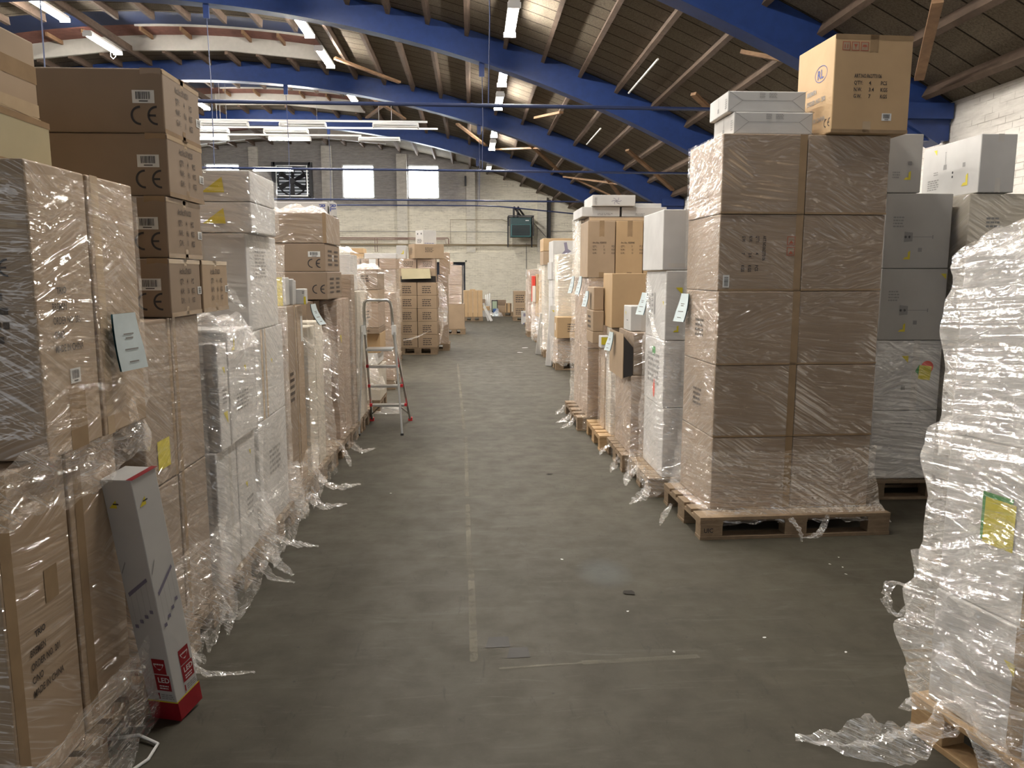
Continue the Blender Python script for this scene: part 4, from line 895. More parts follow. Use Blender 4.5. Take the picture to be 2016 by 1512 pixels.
# two-column stack on a pallet
pallet(-1.52, -.72, 15.66, 16.42, 'pallet under the two-column stack of small printed cartons')
for j in range(5):
    for i, (x0, x1) in enumerate(((-1.51, -1.118), (-1.112, -.72))):
        z0 = .146+.263*j
        carton(x0, x1, 15.68, 16.38, z0, z0+.261, 'tan', 'printed tan carton of the two-column stack, %s row, %s column' % (ORD[j] if j < 4 else 'top', ('ladder-side', 'aisle-side')[i]), lambda F, w, d, h: F['F'].lines(w*.25, h*.18, w*.45, h*.62, 4, 'ink_soft', 5), jit=.003)
def mopen(F, w, d, h):
    F['F'].rect(.03, .0, w-.03, h*.45, 'painted_opening_shade', 'shade_in', 1.0)  # flat dark sheet paints the shade below the flap
    MB().raw([(-w/2+.05,-d/2-.004,h), (w/2-.12,-d/2-.004,h), (w/2-.09,-d/2-.10,h*.28), (-w/2+.07,-d/2-.10,h*.22), (-w/2+.05,-d/2,h+.004), (w/2-.12,-d/2,h+.004), (w/2-.09,-d/2-.096,h*.28+.004), (-w/2+.07,-d/2-.096,h*.22+.004)],
             ((0,1,2,3),(7,6,5,4),(0,4,5,1),(1,5,6,2),(2,6,7,3),(3,7,4,0))).build('open_flap', M['olive'], F['F'].root)
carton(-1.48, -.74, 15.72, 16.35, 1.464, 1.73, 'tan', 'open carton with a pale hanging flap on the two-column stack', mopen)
for i, (x0, x1) in enumerate(((-1.50, -1.125), (-1.115, -.74))):
    carton(x0, x1, 15.8, 16.4, 1.733, 1.93, 'pink_w', 'brown carton above the open one, %s of two' % ('ladder-side', 'aisle-side')[i], lambda F, w, d, h: F['F'].lines(w*.3, h*.2, w*.5, h*.6, 4, 'ink_soft', 8))
carton(-1.25, -.62, 15.75, 16.15, 1.934, 2.22, 'tan', 'large tan carton set askew near the top of the two-column stack', lambda F, w, d, h: (F['F'].lines(w*.35, h*.45, w*.28, h*.35, 4, 'ink_soft', 9), F['L'].lines(d*.25, h*.3, d*.4, h*.5, 5, 'ink_soft', 10)), rz=22)
carton(-1.10, -.78, 15.85, 16.15, 2.222, 2.50, 'white', 'white box with black dots on top of the askew tan carton', lambda F, w, d, h: (F['L'].dots(d*.3, h*.75, .02, d*.45, 2), F['L'].lines(d*.2, h*.1, d*.6, h*.3, 4, 'ink', 3), F['F'].lines(w*.1, h*.05, w*.8, .02, 1, 'ink_blue', 3)), rz=35, name='small_box', cat='box')
carton(-1.54, -1.34, 15.9, 16.2, 1.934, 2.20, 'white', 'small white box with yellow print beside the askew tan carton', lambda F, w, d, h: F['F'].corner(w*.45, h*.35, .06), name='small_box', cat='box')
carton(-.70, -.48, 16.5, 17.0, 1.62, 2.08, 'tan_w', 'narrow tan carton edge behind the askew carton', None)
carton(-.74, -.52, 16.5, 17.0, .146, 1.61, 'brown_w', 'tall wrapped carton just behind the two-column stack', None)
pallet(-1.5, -.5, 16.46, 17.2, 'pallet behind the two-column stack')
film_tail([(-.66, 15.9, 1.45), (-.60, 15.85, 1.1), (-.62, 15.8, .6), (-.68, 15.8, .2)], .16, 'film hanging down the side of the two-column stack', 41, 'film_loose', group=None, name='hanging_film')
film_tail([(-1.40, 15.60, .30), (-1.15, 15.58, .36), (-.85, 15.58, .50)], .07, 'twisted film end across the foot of the two-column stack', 42, 'film_loose', group=None, name='hanging_film')
t = empty('hand_trolley', (-1.62, 15.3, 0)); tag(t, 'dark upright trolley with pale top bar between ladder and two-column stack', 'trolley')
MB().box(-.06, .12, -.05, .15, .12, 1.08).build('trolley_body', M['navy'], t, bevel=.01)
f = MB(); f.tube([(-.08,-.06,.1),(-.08,-.06,1.15),(-.08,0,1.2),(.12,0,1.2),(.14,-.06,1.15),(.14,-.06,.1)], .014, 6); f.build('trolley_frame', M['alu'], t)
MB().tube([(-.1,0,.07),(.16,0,.07)], .07, 12).build('wheel', M['dark'], t)
# far loads beyond
pallet(-.82, -.20, 20.98, 21.75, 'dark pallet under the far load with a plain brown lower carton')
carton(-.80, -.22, 21.0, 21.7, .146, .82, 'tan', 'plain broad tan carton at the foot of the far wrapped load', None)
for j in range(4): carton(-.80, -.28, 21.03, 21.7, .822+.26*j, 1.08+.26*j, 'pink_w', 'wrapped brown carton in the far load, %s layer above the plain tan one' % ('first', 'second', 'third', 'fourth')[j], None, jit=.004)
film_band(-.81, -.27, 21.02, 21.72, .80, 1.88, 'clear film around the far load before the doorway', .02, .02, .02, .08, .03, .06, 'film_thin', seed=38)
carton(-.85, -.52, 21.2, 21.6, 1.872, 1.96, 'pink_w', 'small flat carton on top of the far wrapped load', None)
pallet(-.34, .36, 27.0, 27.7, 'pallet under the three upright cartons before the gable wall')
for i in range(4): carton(-.33+.17*i, -.33+.17*i+.168, 27.02, 27.65, .146, 1.06, 'orange', 'tall upright tan carton on the far pallet, %s from the doorway side' % ('first', 'second', 'third', 'fourth')[i], None)
carton(-.10, .10, 27.1, 27.5, 1.062, 1.10, 'orange', 'thin carton lying on the upright far cartons', None)
def plank(x, y, xt, yt, zt, w, label, d=.05, mat='white', group=None):
    c = Vector((x, y, .004)); a = (Vector((xt, yt, zt))-c); L = a.length
    o = carton(-w/2, w/2, -d/2, d/2, 0, L, mat, label, lambda F, w, d, h: F['F'].tri(w*.3, h-.12, w*.35), name='long_carton', bev=.003, group=group)
    o.location = c; o.rotation_mode = 'QUATERNION'; o.rotation_quaternion = Vector((0,0,1)).rotation_difference(a.normalized()); return o
plank(.66, 26.9, .40, 27.0, .50, .10, 'white board leaning on the upright far cartons, outer of two'); plank(.55, 27.0, .38, 27.1, .62, .08, 'white board leaning on the upright far cartons, inner of two')
# jumble on the last pallet
pallet(.78, 1.62, 30.0, 30.8, 'far pallet carrying the jumble of small items by the gable wall')
carton(.98, 1.30, 30.1, 30.4, .146, .40, 'tan', 'tan carton in the middle of the far jumble', None, name='small_box', cat='box'); carton(1.28, 1.52, 30.05, 30.35, .146, .50, 'orange', 'tan carton with dark straps at the end of the far jumble', lambda F, w, d, h: (F['F'].rect(w*.15, 0, .03, h, 'strap', 'dark'), F['F'].rect(w*.75, 0, .03, h, 'strap', 'dark')), name='small_box', cat='box')
carton(.92, 1.32, 30.5, 30.7, .146, .62, 'brown', 'dark brown carton standing behind the far jumble', None, name='small_box', cat='box')
carton(.36, .66, 29.6, 29.9, .25, .40, 'orange', 'small orange-tan tray on the floor side of the far jumble', None, name='small_box', cat='box')
carton(.34, .70, 29.6, 29.95, 0, .248, 'grey', 'grey box under the small orange-tan tray', None, name='small_box', cat='box')
carton(.30, .50, 30.1, 30.4, 0, .66, 'brown', 'brown carton at the wall behind the leaning boards', None, name='small_box', cat='box')
for i in range(3): tag(MB().tube([(.50+.07*i, 30.2, 0), (.52+.075*i, 30.3, .82+.03*i)], .028, 8).build('cardboard_tube', M['paper'], smooth=True), 'white tube standing by the gable wall, %s of three' % ('first', 'middle', 'last')[i], 'tube', 'white tubes by the gable wall')
pf = tag(MB().box(.74, .98, 30.2, 30.24, .15, .62).build('picture_frame', M['dark']), 'dark framed picture standing in the far jumble', 'picture frame')
MB().box(.77, .95, 30.19, 30.2, .20, .58).build('picture', plain('pale_green_picture', (.45, .55, .40), .5), pf)
carton(.78, 1.0, 29.85, 30.05, 0, .30, plain('blue_bag_fabric', (.05, .12, .32), .7), 'blue bag on the floor in the far jumble', None, name='bag', cat='bag', bev=.05)
film_heap(.62, 1.16, 29.5, 29.8, .03, .22, 'white film scraps heaped before the far jumble', 13, drop=.02)
# ------------------------------------------------------------------ stepladder
L = empty('stepladder', (-.93, 8.1, 0)); tag(L, 'aluminium stepladder with red plastic ends standing beside the wrapped pallets', 'stepladder')
def lp(x, y, z): return Vector((x+.93, y-8.1, z))
def stile(a, b, name, mat='alu', w=.045, h=.022): MB().bar(a, b, w, h, (1, 0, 0)).build(name, M[mat], L, bevel=.003)
footL, footR = lp(-1.13, 8.52, .01), lp(-.705, 8.52, .01); hL, hR = lp(-1.115, 8.02, 1.02), lp(-.825, 8.02, 1.02)
stile(footL, hL, 'step_rail'); stile(footR, hR, 'step_rail')
MB().tube([hL, lp(-1.11, 7.96, 1.28), lp(-1.10, 7.94, 1.335), lp(-1.07, 7.935, 1.36), lp(-.87, 7.935, 1.36), lp(-.84, 7.94, 1.335), lp(-.83, 7.96, 1.28), hR], .016, 8).build('guard_hoop', M['alu'], L, smooth=True)
stile(lp(-1.16, 7.72, .01), lp(-1.135, 7.98, 1.03), 'support_leg', w=.03, h=.02); stile(lp(-.725, 7.72, .01), lp(-.805, 7.98, 1.03), 'support_leg', w=.03, h=.02)
stile(lp(-1.155, 7.76, .17), lp(-.735, 7.76, .17), 'cross_brace', w=.02, h=.025)
for zz, y in ((.865, 8.02), (.667, 8.15), (.44, 8.27), (.21, 8.40)):
    tt = zz/1.02; xl = -1.13+(.015)*tt; xr = -.705-.12*tt; pl = zz > .8
    MB().box(xl+.93+.02, xr+.93-.02, y-8.1-(.14 if pl else .05), y-8.1+(.10 if pl else .04), zz-.025, zz).build('platform' if pl else 'step', M['alu'], L, bevel=.004)
    if not pl:
        for x in (xl+.93+.01, xr+.93-.01): MB().box(x-.014, x+.014, y-8.1-.055, y-8.1-.02, zz-.02, zz+.01).build('step_end_cap', M['plastic_red'], L)
for p in (footL, footR): MB().box(p.x-.022, p.x+.022, p.y-.03, p.y+.03, 0, .035).build('foot_cap', M['plastic_red'], L)
for x in (-1.16, -.725): MB().box(x+.93-.015, x+.93+.015, -.40, -.36, 0, .02).build('foot_cap', M['dark'], L)
for x in (-1.125, -.815): MB().box(x+.93-.022, x+.93+.022, -.13, -.07, 1.0, 1.10).build('hinge', M['paper'], L, bevel=.004)
for s, x0, x1 in ((1, -1.12, -1.02), (-1, -.72, -.82)): MB().bar(lp(x0, 8.47, .09), lp(x1, 8.40, .19), .015, .02, (0,1,0)).build('diagonal_brace', M['alu'], L)
# ------------------------------------------------------------------ RIGHT ROW
def rot_about(o, cx, cy, deg):
    a = math.radians(deg); x, y = o.location.x-cx, o.location.y-cy
    o.location.x = cx+x*math.cos(a)-y*math.sin(a); o.location.y = cy+x*math.sin(a)+y*math.cos(a); o.rotation_euler[2] += a; return o
# tower of brown cartons on the marked pallet
TC = (1.98, 4.93, 2.0)
pallet(1.37, 2.59, 4.50, 5.30, 'pallet stamped UIC under the tall tower of brown cartons', uic=True, rz=2.0)
def mt(j, i):
    def f(F, w, d, h):
        A = F['F']
        if i == 0: A.tape(w-.045, .045, 0, h, 'tape', False)
        A.tapeh(0, .012, mat='tape'); 
        if j == 3 and i == 0:
            s = .028
            for k, (a, b, c) in enumerate((('ART.NO.R62773106', '', ''), ("Q'TY:", '4', 'PCS'), ('N.W.', '3.4', 'KGS'), ('G.W.', '7', 'KGS'))):
                u = .27-.043*k; A.text(u, h*.72, s, a, 'ink', .62, -PI/2); A.text(u, h*.50, s, b, 'ink', .8, -PI/2); A.text(u, h*.34, s, c, 'ink', .8, -PI/2)
            A.barcode(.03, .02, .04, .075, True)
            for q in range(2): A.rect(w-.095, h*.60-q*.062, .05, .052, 'handling_symbol', 'ink_red', 1.0); A.rect(w-.091, h*.60-q*.062+.004, .042, .044, 'handling_symbol', 'brown_w', 1.5); A.poly([(w-.085, h*.62-q*.062), (w-.055, h*.62-q*.062), (w-.07, h*.62-q*.062+.02)], 'handling_symbol', 'ink_red', 2.0)
        if j == 1 or j == 2: F['L'].lines(d*.35, h*.35, d*.25, h*.28, 4, 'ink_soft', j+3)
    return f
for j in range(5):
    z0 = (.146, .61, 1.065, 1.52, 1.98)[j]; z1 = (.608, 1.063, 1.518, 1.978, 2.445)[j]
    for i, (x0, x1) in enumerate(((1.475, 1.992), (1.996, 2.515))):
        o = carton(x0, x1, 4.65, 5.28, z0, z1, 'brown_w', ('wrapped brown carton of the tall tower, %s row, %s column' % (ORD[j] if j < 4 else 'top', ('aisle-side', 'outer')[i])) if (j, i) != (3, 0) else 'wrapped brown carton with sideways print ART.NO. and barcode, fourth row of the tower', mt(j, i), jit=.003)
        rot_about(o, *TC)
def mtop(F, w, d, h):
    A = F['F']; s = .030
    A.text(w*.26, h*.565, s, 'ART.NO.R62773106', 'ink', .66)
    for k, (a, b, c) in enumerate((("Q'TY:", '4', 'PCS'), ('N.W.', '3.4', 'KGS'), ('G.W.', '7', 'KGS'))):
        v = h*(.495-.068*k); A.text(w*.26, v, s, a, 'ink', .75); A.text(w*.45, v, s, b, 'ink', .9); A.text(w*.60, v, s, c, 'ink', .8)
    A.barcode(w*.64, h*.13, .06, .042)
    for q in range(3):
        u = w*(.09+.115*q); v = h*.835; A.rect(u, v, .048, .05, 'handling_symbol', 'ink_red', 1.0); A.rect(u+.004, v+.004, .040, .042, 'handling_symbol', 'tan', 1.5)
        if q == 0:
            for k in (0, 1): A.rect(u+.012+.016*k, v+.012, .005, .022, 'handling_symbol', 'ink_red', 2.0)
        elif q == 1: A.poly([(u+.012, v+.036), (u+.036, v+.036), (u+.026, v+.020), (u+.026, v+.010), (u+.022, v+.010), (u+.022, v+.020)], 'handling_symbol', 'ink_red', 2.0)
        else: A.poly([(u+.008, v+.022), (u+.015, v+.034), (u+.033, v+.034), (u+.040, v+.022)], 'handling_symbol', 'ink_red', 2.0); A.rect(u+.0235, v+.010, .002, .014, 'handling_symbol', 'ink_red', 2.0)
    A.tape(w*.44, .05, h*.82, h, 'tape'); A.tape(w*.40, .05, 0, h*.12, 'tape_clear'); A.tapeh(0, .02, mat='tape'); A.tapeh(h-.028, .028, mat='tape')
    B = F['L']; cu, cv, ra, rb = d*.66, h*.66, .075, .048; n = 28
    mb = MB()
    for k in range(n):
        a, b = 2*PI*k/n, 2*PI*(k+1)/n; mb.poly([B.p(cu+ra*math.cos(a), cv+rb*math.sin(a), 1.5), B.p(cu+ra*math.cos(b), cv+rb*math.sin(b), 1.5), B.p(cu+(ra-.004)*math.cos(b), cv+(rb-.004)*math.sin(b), 1.5), B.p(cu+(ra-.004)*math.cos(a), cv+(rb-.004)*math.sin(a), 1.5)])
    mb.build('oval_logo', M['ink_blue'], B.root); B.text(cu-.045, cv-.026, .072, 'RL', 'ink_blue', .95, 0, 'oval_logo')
    for k, tx in enumerate(('BREMEN', 'ORDER NO. 200', 'C/NO.', 'MADE IN CHINA')): B.text(d*.30, h*(.47-.105*k), .038, tx, 'ink_grey', .85)
    B.ce(d*.80, h*.07, .05)
    top_tape(F, w, d, h)
rot_about(carton(2.10, 2.585, 4.60, 5.06, 2.448, 3.0, 'orange', 'large tan carton with oval RL logo standing on top of the tower', mtop), 2.3, 4.8, 3)
def mflat(F, w, d, h):
    A = F['F']
    for a, b in (((0, 0), (.09, h*.55)), ((w, 0), (w-.09, h*.55)), ((0, h), (.09, h*.55)), ((w, h), (w-.09, h*.55)), ((.09, h*.55), (w-.09, h*.55))):
        dx, dy = b[0]-a[0], b[1]-a[1]; L_ = math.hypot(dx, dy); nx, ny = -dy/L_*.0012, dx/L_*.0012
        A.poly([(a[0]+nx, a[1]+ny), (b[0]+nx, b[1]+ny), (b[0]-nx, b[1]-ny), (a[0]-nx, a[1]-ny)], 'fold_line', 'ink_grey', 1.2)
    A.lines(w*.40, h*.68, w*.07, h*.25, 5, 'ink_grey', 2); A.lines(w*.52, h*.68, w*.10, h*.25, 5, 'ink_grey', 4); F['L'].pendant(d*.5, h*.2, h*.7); F['L'].lines(d*.85, h*.2, d*.1, h*.5, 5, 'ink_grey', 6)
carton(1.555, 2.045, 4.68, 5.05, 2.450, 2.578, 'white', 'flat white carton with folded end, lower of two on the tower', mflat, rz=1)
carton(1.525, 2.005, 4.70, 5.06, 2.580, 2.702, 'white', 'flat white carton with folded end, upper of two on the tower', mflat, rz=0)
carton(2.62, 2.80, 5.9, 6.2, 2.19, 2.66, 'white_w', 'rounded white parcel behind the large tan carton on the tower', lambda F, w, d, h: [F['F'].poly([(w*(.5+.07*k), h*.78), (w*(.55+.07*k), h*.78), (w*(.65+.07*k), h), (w*(.60+.07*k), h)], 'blue_stripe', 'ink_blue', 1.5) for k in range(3)], bev=.05)
rot_about(film_band(1.475, 2.515, 4.65, 5.28, .15, .52, 'clear film flaring over the pallet at the foot of the tower', .055, .010, .014, .0, .02, .025, 'film', seed=50), *TC)
rot_about(film_band(1.44, 2.55, 4.56, 5.30, .10, .185, 'film skirt folded over the edge of the marked pallet', .055, .0, .010, .03, 0, .025, 'film_loose', seed=51), *TC)
rot_about(film_band(1.475, 2.515, 4.65, 5.28, .50, 2.45, 'taut clear film around the tower of brown cartons', .006, .006, .003, 0, .004, .05, 'film_thin', seed=52, sides='L'), *TC)
for k, (a, b, c) in enumerate((((1.95, 4.49, .13), (1.98, 4.43, .08), (1.99, 4.40, .01)), ((2.18, 4.48, .15), (2.10, 4.42, .05), (1.99, 4.41, .03)), ((1.30, 4.85, .12), (1.24, 4.80, .06), (1.20, 4.74, .01)))):
    film_tail([a, b, c], .035, 'thin torn film end hanging from the marked pallet, %s' % ('before its middle block', 'right of the middle block', 'at its aisle corner')[k], 60+k)
pouch(1.462, 5.20, 1.49, .13, .19, -1, 'pale blue document pouch on the aisle side of the tower', .18)
# white stack behind the tower
pallet(2.38, 3.42, 5.26, 6.02, 'pallet under the white stack behind the tower')
def mred(F, w, d, h):
    A = F['F']; A.poly([(w*.78+.045*math.cos(t), h*.62+.045*math.sin(t)) for t in [k*2*PI/20 for k in range(20)]], 'round_red_sticker', 'red_dot', 1.6); A.poly([(w*.60, h*.56), (w*.66, h*.66), (w*.66, h*.50)], 'green_sticker', 'green', 1.7)
    A.poly([(w*.65, h*.45), (w*.83, h*.43), (w*.85, h*.63), (w*.66, h*.65)], 'yellow_sticky_note', 'note', 2.2); A.tape(w*.55, .05, 0, h, 'tape_white', False); A.tri(w*.38, h*.68, .05); A.pendant(w*.40, h*.32, .10, True)
for j in range(4):
    z0 = (.146, .652, 1.157, 1.662)[j]; z1 = (.65, 1.155, 1.66, 2.175)[j]
    lb = ('plain wrapped white carton, bottom row behind the tower', 'wrapped white carton with red dot and yellow note behind the tower', 'white carton with lamp drawing, third row behind the tower', 'white carton with lamp drawing, fourth row behind the tower')[j]
    mk = (lambda F, w, d, h: F['F'].lines(w*.1, h*.8, w*.6, .01, 1, 'ink_grey', 3), mred, m_lamp('F', False, 3, True, lambda F, w, d, h: F['F'].tri(w*.88, h*.85, .04)), m_lamp('F', False, 6, True))[j]
    carton(2.865, 3.345, 5.30, 5.95, z0, z1, 'white_w' if j < 2 else 'grey', lb, mk, jit=.004)
    carton(2.42, 2.86, 5.44, 5.95, z0, z1, 'white_w', 'white carton mostly hidden behind the tower, %s row' % ORD[j], None)
carton(2.66, 3.10, 5.30, 5.9, 2.178, 2.572, 'grey', 'white carton with yellow corner print, topmost behind the tower', lambda F, w, d, h: (F['F'].corner(w*.70, h*.22, .05), F['F'].rect(w*.76, h*.47, .025, .025, 'printed_square', 'ink_grey', 1.5), F['F'].lines(w*.52, h*.25, w*.12, .05, 3, 'ink_grey', 3)))
film_band(2.42, 3.345, 5.30, 5.96, .14, 1.14, 'clear film around the lower white cartons behind the tower', .02, .010, .010, .03, .02, .04, 'film_thin', seed=54)
# stack nearer the side wall
pallet(3.40, 4.20, 5.2, 5.95, 'pallet under the stack nearest the side wall')
for j in range(4):
    z0 = (.146, .652, 1.157, 1.662)[j]; z1 = (.65, 1.155, 1.66, 2.168)[j]
    carton(3.40, 4.05, 5.22, 5.9, z0, z1, 'beige_w', 'wrapped pale carton of the stack by the side wall, %s row' % ORD[j], (lambda F, w, d, h: (F['F'].lines(w*.2, h*.55, .10, .08, 3, 'ink_grey', 5), F['L'].tri(d*.4, h*.6, .06))) if j == 3 else None)
carton(3.445, 3.70, 5.20, 5.90, 2.172, 2.56, 'white', 'long white carton with lamp drawing, highest near the side wall', lambda F, w, d, h: (F['L'].pendant(d*.42, h*.52, .12), F['L'].tri(d*.20, h*.82, .04), F['L'].corner(d*.72, h*.16, .07), F['L'].rect(d*.72, h*.50, .03, .03, 'printed_square', 'ink_grey', 1.5), F['L'].dots(d*.56, h*.36, .009, .03, 2, False), F['L'].lines(d*.12, h*.18, d*.2, .08, 5, 'ink_grey', 3), F['L'].lines(d*.22, h*.45, d*.08, .03, 2, 'ink_grey', 5), F['F'].tape(w*.45, .04, 0, h*.25, 'tape_white'), F['F'].tape(w*.45, .04, h*.86, h, 'tape_white')), rz=-1)
carton(4.06, 4.75, 5.25, 5.9, .146, 2.2, 'beige_w', 'tall wrapped pale load against the side wall', None)
pallet(4.24, 5.0, 5.2, 5.95, 'pallet against the side wall')
# nearest load on the right: white cartons in thick film
NC = (2.075, 1.985, 12.7)
p = pallet(NC[0]-.4, NC[0]+.4, NC[1]-.6, NC[1]+.6, 'light wooden pallet under the nearest white load in thick film', long='y', mat='pallet_new', rz=12.7)
Lx0, Lx1, Ly0, Ly1 = NC[0]-.37, NC[0]+.37, NC[1]-.56, NC[1]+.56
def mnear(j):
    def f(F, w, d, h):
        A = F['L']; A.tape(d*.56, .055, 0, h, 'tape', False); A.tapeh(h*.5, .012, mat='tape_white')
        if j == 1: A.rect(d*.26, h*.42, .11, .155, 'green_edge', 'green', 1.4); A.rect(d*.28, h*.40, .11, .15, 'yellow_sticky_note', 'note', 2.0)
        if j == 0: A.tri(d*.5, h*.6, .04)
    return f
for j in range(3):
    z0 = (.146, .61, 1.10)[j]; z1 = (.55, 1.095, 1.70)[j]
    for i in (0, 1):
        y1 = Ly1-.563*i; y0 = y1-.56
        o = carton(Lx0, Lx1, y0, y1, z0 if j != 1 else .552, z1, 'white_w', 'white carton under thick film in the nearest load, %s tier, %s' % (('lower', 'middle', 'upper')[j], ('at the visible corner', 'next to the corner one')[i]), mnear(j) if i == 0 else (lambda F, w, d, h: F['L'].tape(d*.3, .055, 0, h, 'tape', False)), jit=.004); rot_about(o, *NC)
for nm, a in (('thick shiny film around the upper half of the nearest white load', (Lx0, Lx1, Ly0, Ly1, 1.02, 1.73, '', .022, .018, .016, .03, .05, .022, 'film_thick')),
              ('thick shiny film around the lower half of the nearest white load', (Lx0, Lx1, Ly0, Ly1, .58, 1.12, '', .045, .03, .022, .05, .04, .022, 'film_thick')),
              ('bulging crumpled film at the foot of the nearest white load', (Lx0, Lx1, Ly0, Ly1, .10, .64, '', .055, .050, .045, .14, .08, .020, 'film_loose'))):
    a = list(a); a[6] = nm; rot_about(film_band(*a, seed=len(nm)), *NC)
rot_about(film_heap(Lx0-.02, Lx1, Ly0+.2, Ly1+.01, 1.70, .13, 'crest of crumpled film on top of the nearest white load', 17, drop=.03), *NC)
film_tail([(1.62, 2.34, .14), (1.50, 2.36, .06), (1.40, 2.38, .02), (1.25, 2.40, .01), (1.12, 2.44, .012)], .15, 'large torn flap of film lying on the floor before the nearest white load', 71)
film_tail([(1.54, 2.52, .52), (1.46, 2.50, .55), (1.44, 2.49, .49), (1.50, 2.51, .42), (1.56, 2.52, .50)], .03, 'small loop of film sticking out from the nearest white load', 72, group=None)
film_tail([(1.58, 2.36, .40), (1.62, 2.22, .22), (1.63, 2.05, .08)], .10, 'film rope slanting down over the light pallet', 73, group=None, name='hanging_film')
# white stack beyond the tower
pallet(1.27, 2.07, 5.40, 6.08, 'pallet under the white stack just beyond the tower')
def m5(F, w, d, h):
    A = F['F']; A.tri(w*.12, h*.66, .05); A.pendant(w*.22, h*.36, .10, True); A.corner(w*.10, h*.12, .04); B = F['L']; B.lines(d*.3, h*.3, d*.1, h*.4, 5, 'ink_grey', 3); B.rect(d*.45, h*.35, .03, .16, 'printed_lamp', 'ink_grey', 1.5); B.tri(d*.86, h*.5, .03)
def m5b(F, w, d, h):
    A = F['F']; A.corner(w*.42, h*.1, .08); A.dots(w*.55, h*.55, .012, .03, 1); A.lines(w*.35, h*.85, w*.2, .05, 1, 'ink_grey', 3); A.ce(w*.50, h*.78, .03)
    B = F['L']; B.rect(d*.42, h*.72, .10, .07, 'green_sticker', 'green', 1.5); B.poly([(d*.55+.03*math.cos(t), h*.22+.07*math.sin(t)) for t in [k*2*PI/16 for k in range(16)]], 'red_sticker', 'red_dot', 1.6); B.lines(d*.2, h*.3, d*.6, h*.5, 6, 'ink_grey', 7)
for z0, z1, mt_, lb, mk in ((.146, .66, 'white_w', 'plain wrapped white carton at the bottom of the stack beyond the tower', None), (.662, 1.15, 'white_w', 'wrapped white carton with red and green stickers beyond the tower', m5b), (1.152, 1.645, 'white_w', 'white carton with large yellow triangle beyond the tower', m5)):
    carton(1.365, 1.95, 5.42, 6.03, z0, z1, mt_, lb, mk, jit=.003)
carton(1.335, 1.93, 5.42, 6.06, 1.648, 2.07, 'white', 'large clean white carton topping the stack beyond the tower', lambda F, w, d, h: (F['F'].tapeh(.02, .03, .04, mat='tape_white'), F['F'].tape(w*.32, .05, .02, .14, 'tape_clear', False), F['F'].tape(w*.26, .09, h-.05, h, 'tape_white')))
film_band(1.365, 1.95, 5.42, 6.03, .12, 1.18, 'clear film around the lower cartons of the white stack beyond the tower', .03, .010, .012, .06, .02, .03, 'film', seed=57)
film_band(1.27, 2.0, 5.40, 6.08, .05, .20, 'film skirt on the pallet of the white stack beyond the tower', .02, .0, .015, .06, .02, .025, 'film_loose', seed=58)
film_tail([(1.36, 5.95, 1.62), (1.33, 5.75, 1.38), (1.34, 5.55, 1.17), (1.40, 5.42, 1.14)], .04, 'white rope of film slanting across the white stack beyond the tower', 75, group=None, name='hanging_film')
pouch(1.345, 5.92, 1.48, .12, .17, -1, 'pale blue document pouch on the white stack beyond the tower', .18)
film_tail([(1.26, 5.36, .10), (1.20, 5.30, .04), (1.10, 5.22, .01)], .07, 'torn strip of film on the floor at the corner of the white stack', 76)
film_tail([(1.27, 5.75, .16), (1.19, 5.72, .08), (1.16, 5.66, .02)], .06, 'yellowish knot of film under the white stack pallet edge', 77)
# load with the open carton
pallet(1.22, 2.02, 6.13, 6.86, 'pallet under the load with the open carton')
carton(1.285, 1.95, 6.16, 6.84, .146, .80, 'pink_w', 'wrapped brown carton below the open carton', None)
def mopen2(F, w, d, h):
    r = F['F'].root
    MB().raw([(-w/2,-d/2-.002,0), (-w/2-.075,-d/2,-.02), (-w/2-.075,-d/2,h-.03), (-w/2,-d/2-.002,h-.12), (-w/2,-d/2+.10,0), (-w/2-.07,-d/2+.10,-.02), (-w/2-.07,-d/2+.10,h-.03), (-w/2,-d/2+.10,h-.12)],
             ((3,2,1,0),(4,5,6,7),(0,1,5,4),(1,2,6,5),(2,3,7,6),(3,0,4,7))).build('painted_inside_shade', M['shade_in'], r)  # black block stands in for the shade within the carton
    MB().box(-w/2-.082, -w/2-.077, -d/2, d/2-.02, -.03, h-.01).build('open_flap', M['tan'], r)
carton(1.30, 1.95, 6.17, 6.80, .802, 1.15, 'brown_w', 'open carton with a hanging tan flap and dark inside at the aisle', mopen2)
carton(1.30, 1.52, 6.30, 6.60, 1.153, 1.36, 'white', 'small white carton with yellow mark standing on the open carton', lambda F, w, d, h: (F['L'].tri(d*.25, h*.6, .03), F['L'].rect(d*.45, h*.4, .05, .006, 'printed_lamp_bar', 'ink', 1.4), F['F'].tape(w*.4, .04, 0, h, 'tape_white', False)), name='small_box', cat='box')
pouch(1.205, 6.55, 1.13, .11, .16, -1, 'pale blue document pouch on the hanging carton flap', .18)
film_band(1.285, 1.95, 6.16, 6.84, .05, .78, 'clear film around the foot of the load with the open carton', .03, .02, .02, .08, .06, .03, 'film', seed=59)
film_tail([(1.24, 6.30, .12), (1.17, 6.2, .05), (1.12, 6.1, .01)], .05, 'torn film strip on the floor below the open carton', 78)
film_tail([(1.26, 6.7, .12), (1.18, 6.75, .06), (1.13, 6.7, .01)], .05, 'torn film strip on the floor near the fresh pallet', 79)
carton(1.245, 1.60, 6.88, 7.35, 1.14, 1.63, 'orange', 'upright tan carton standing behind the small white carton', lambda F, w, d, h: F['F'].tape(w-.05, .03, 0, h, 'tape', False))
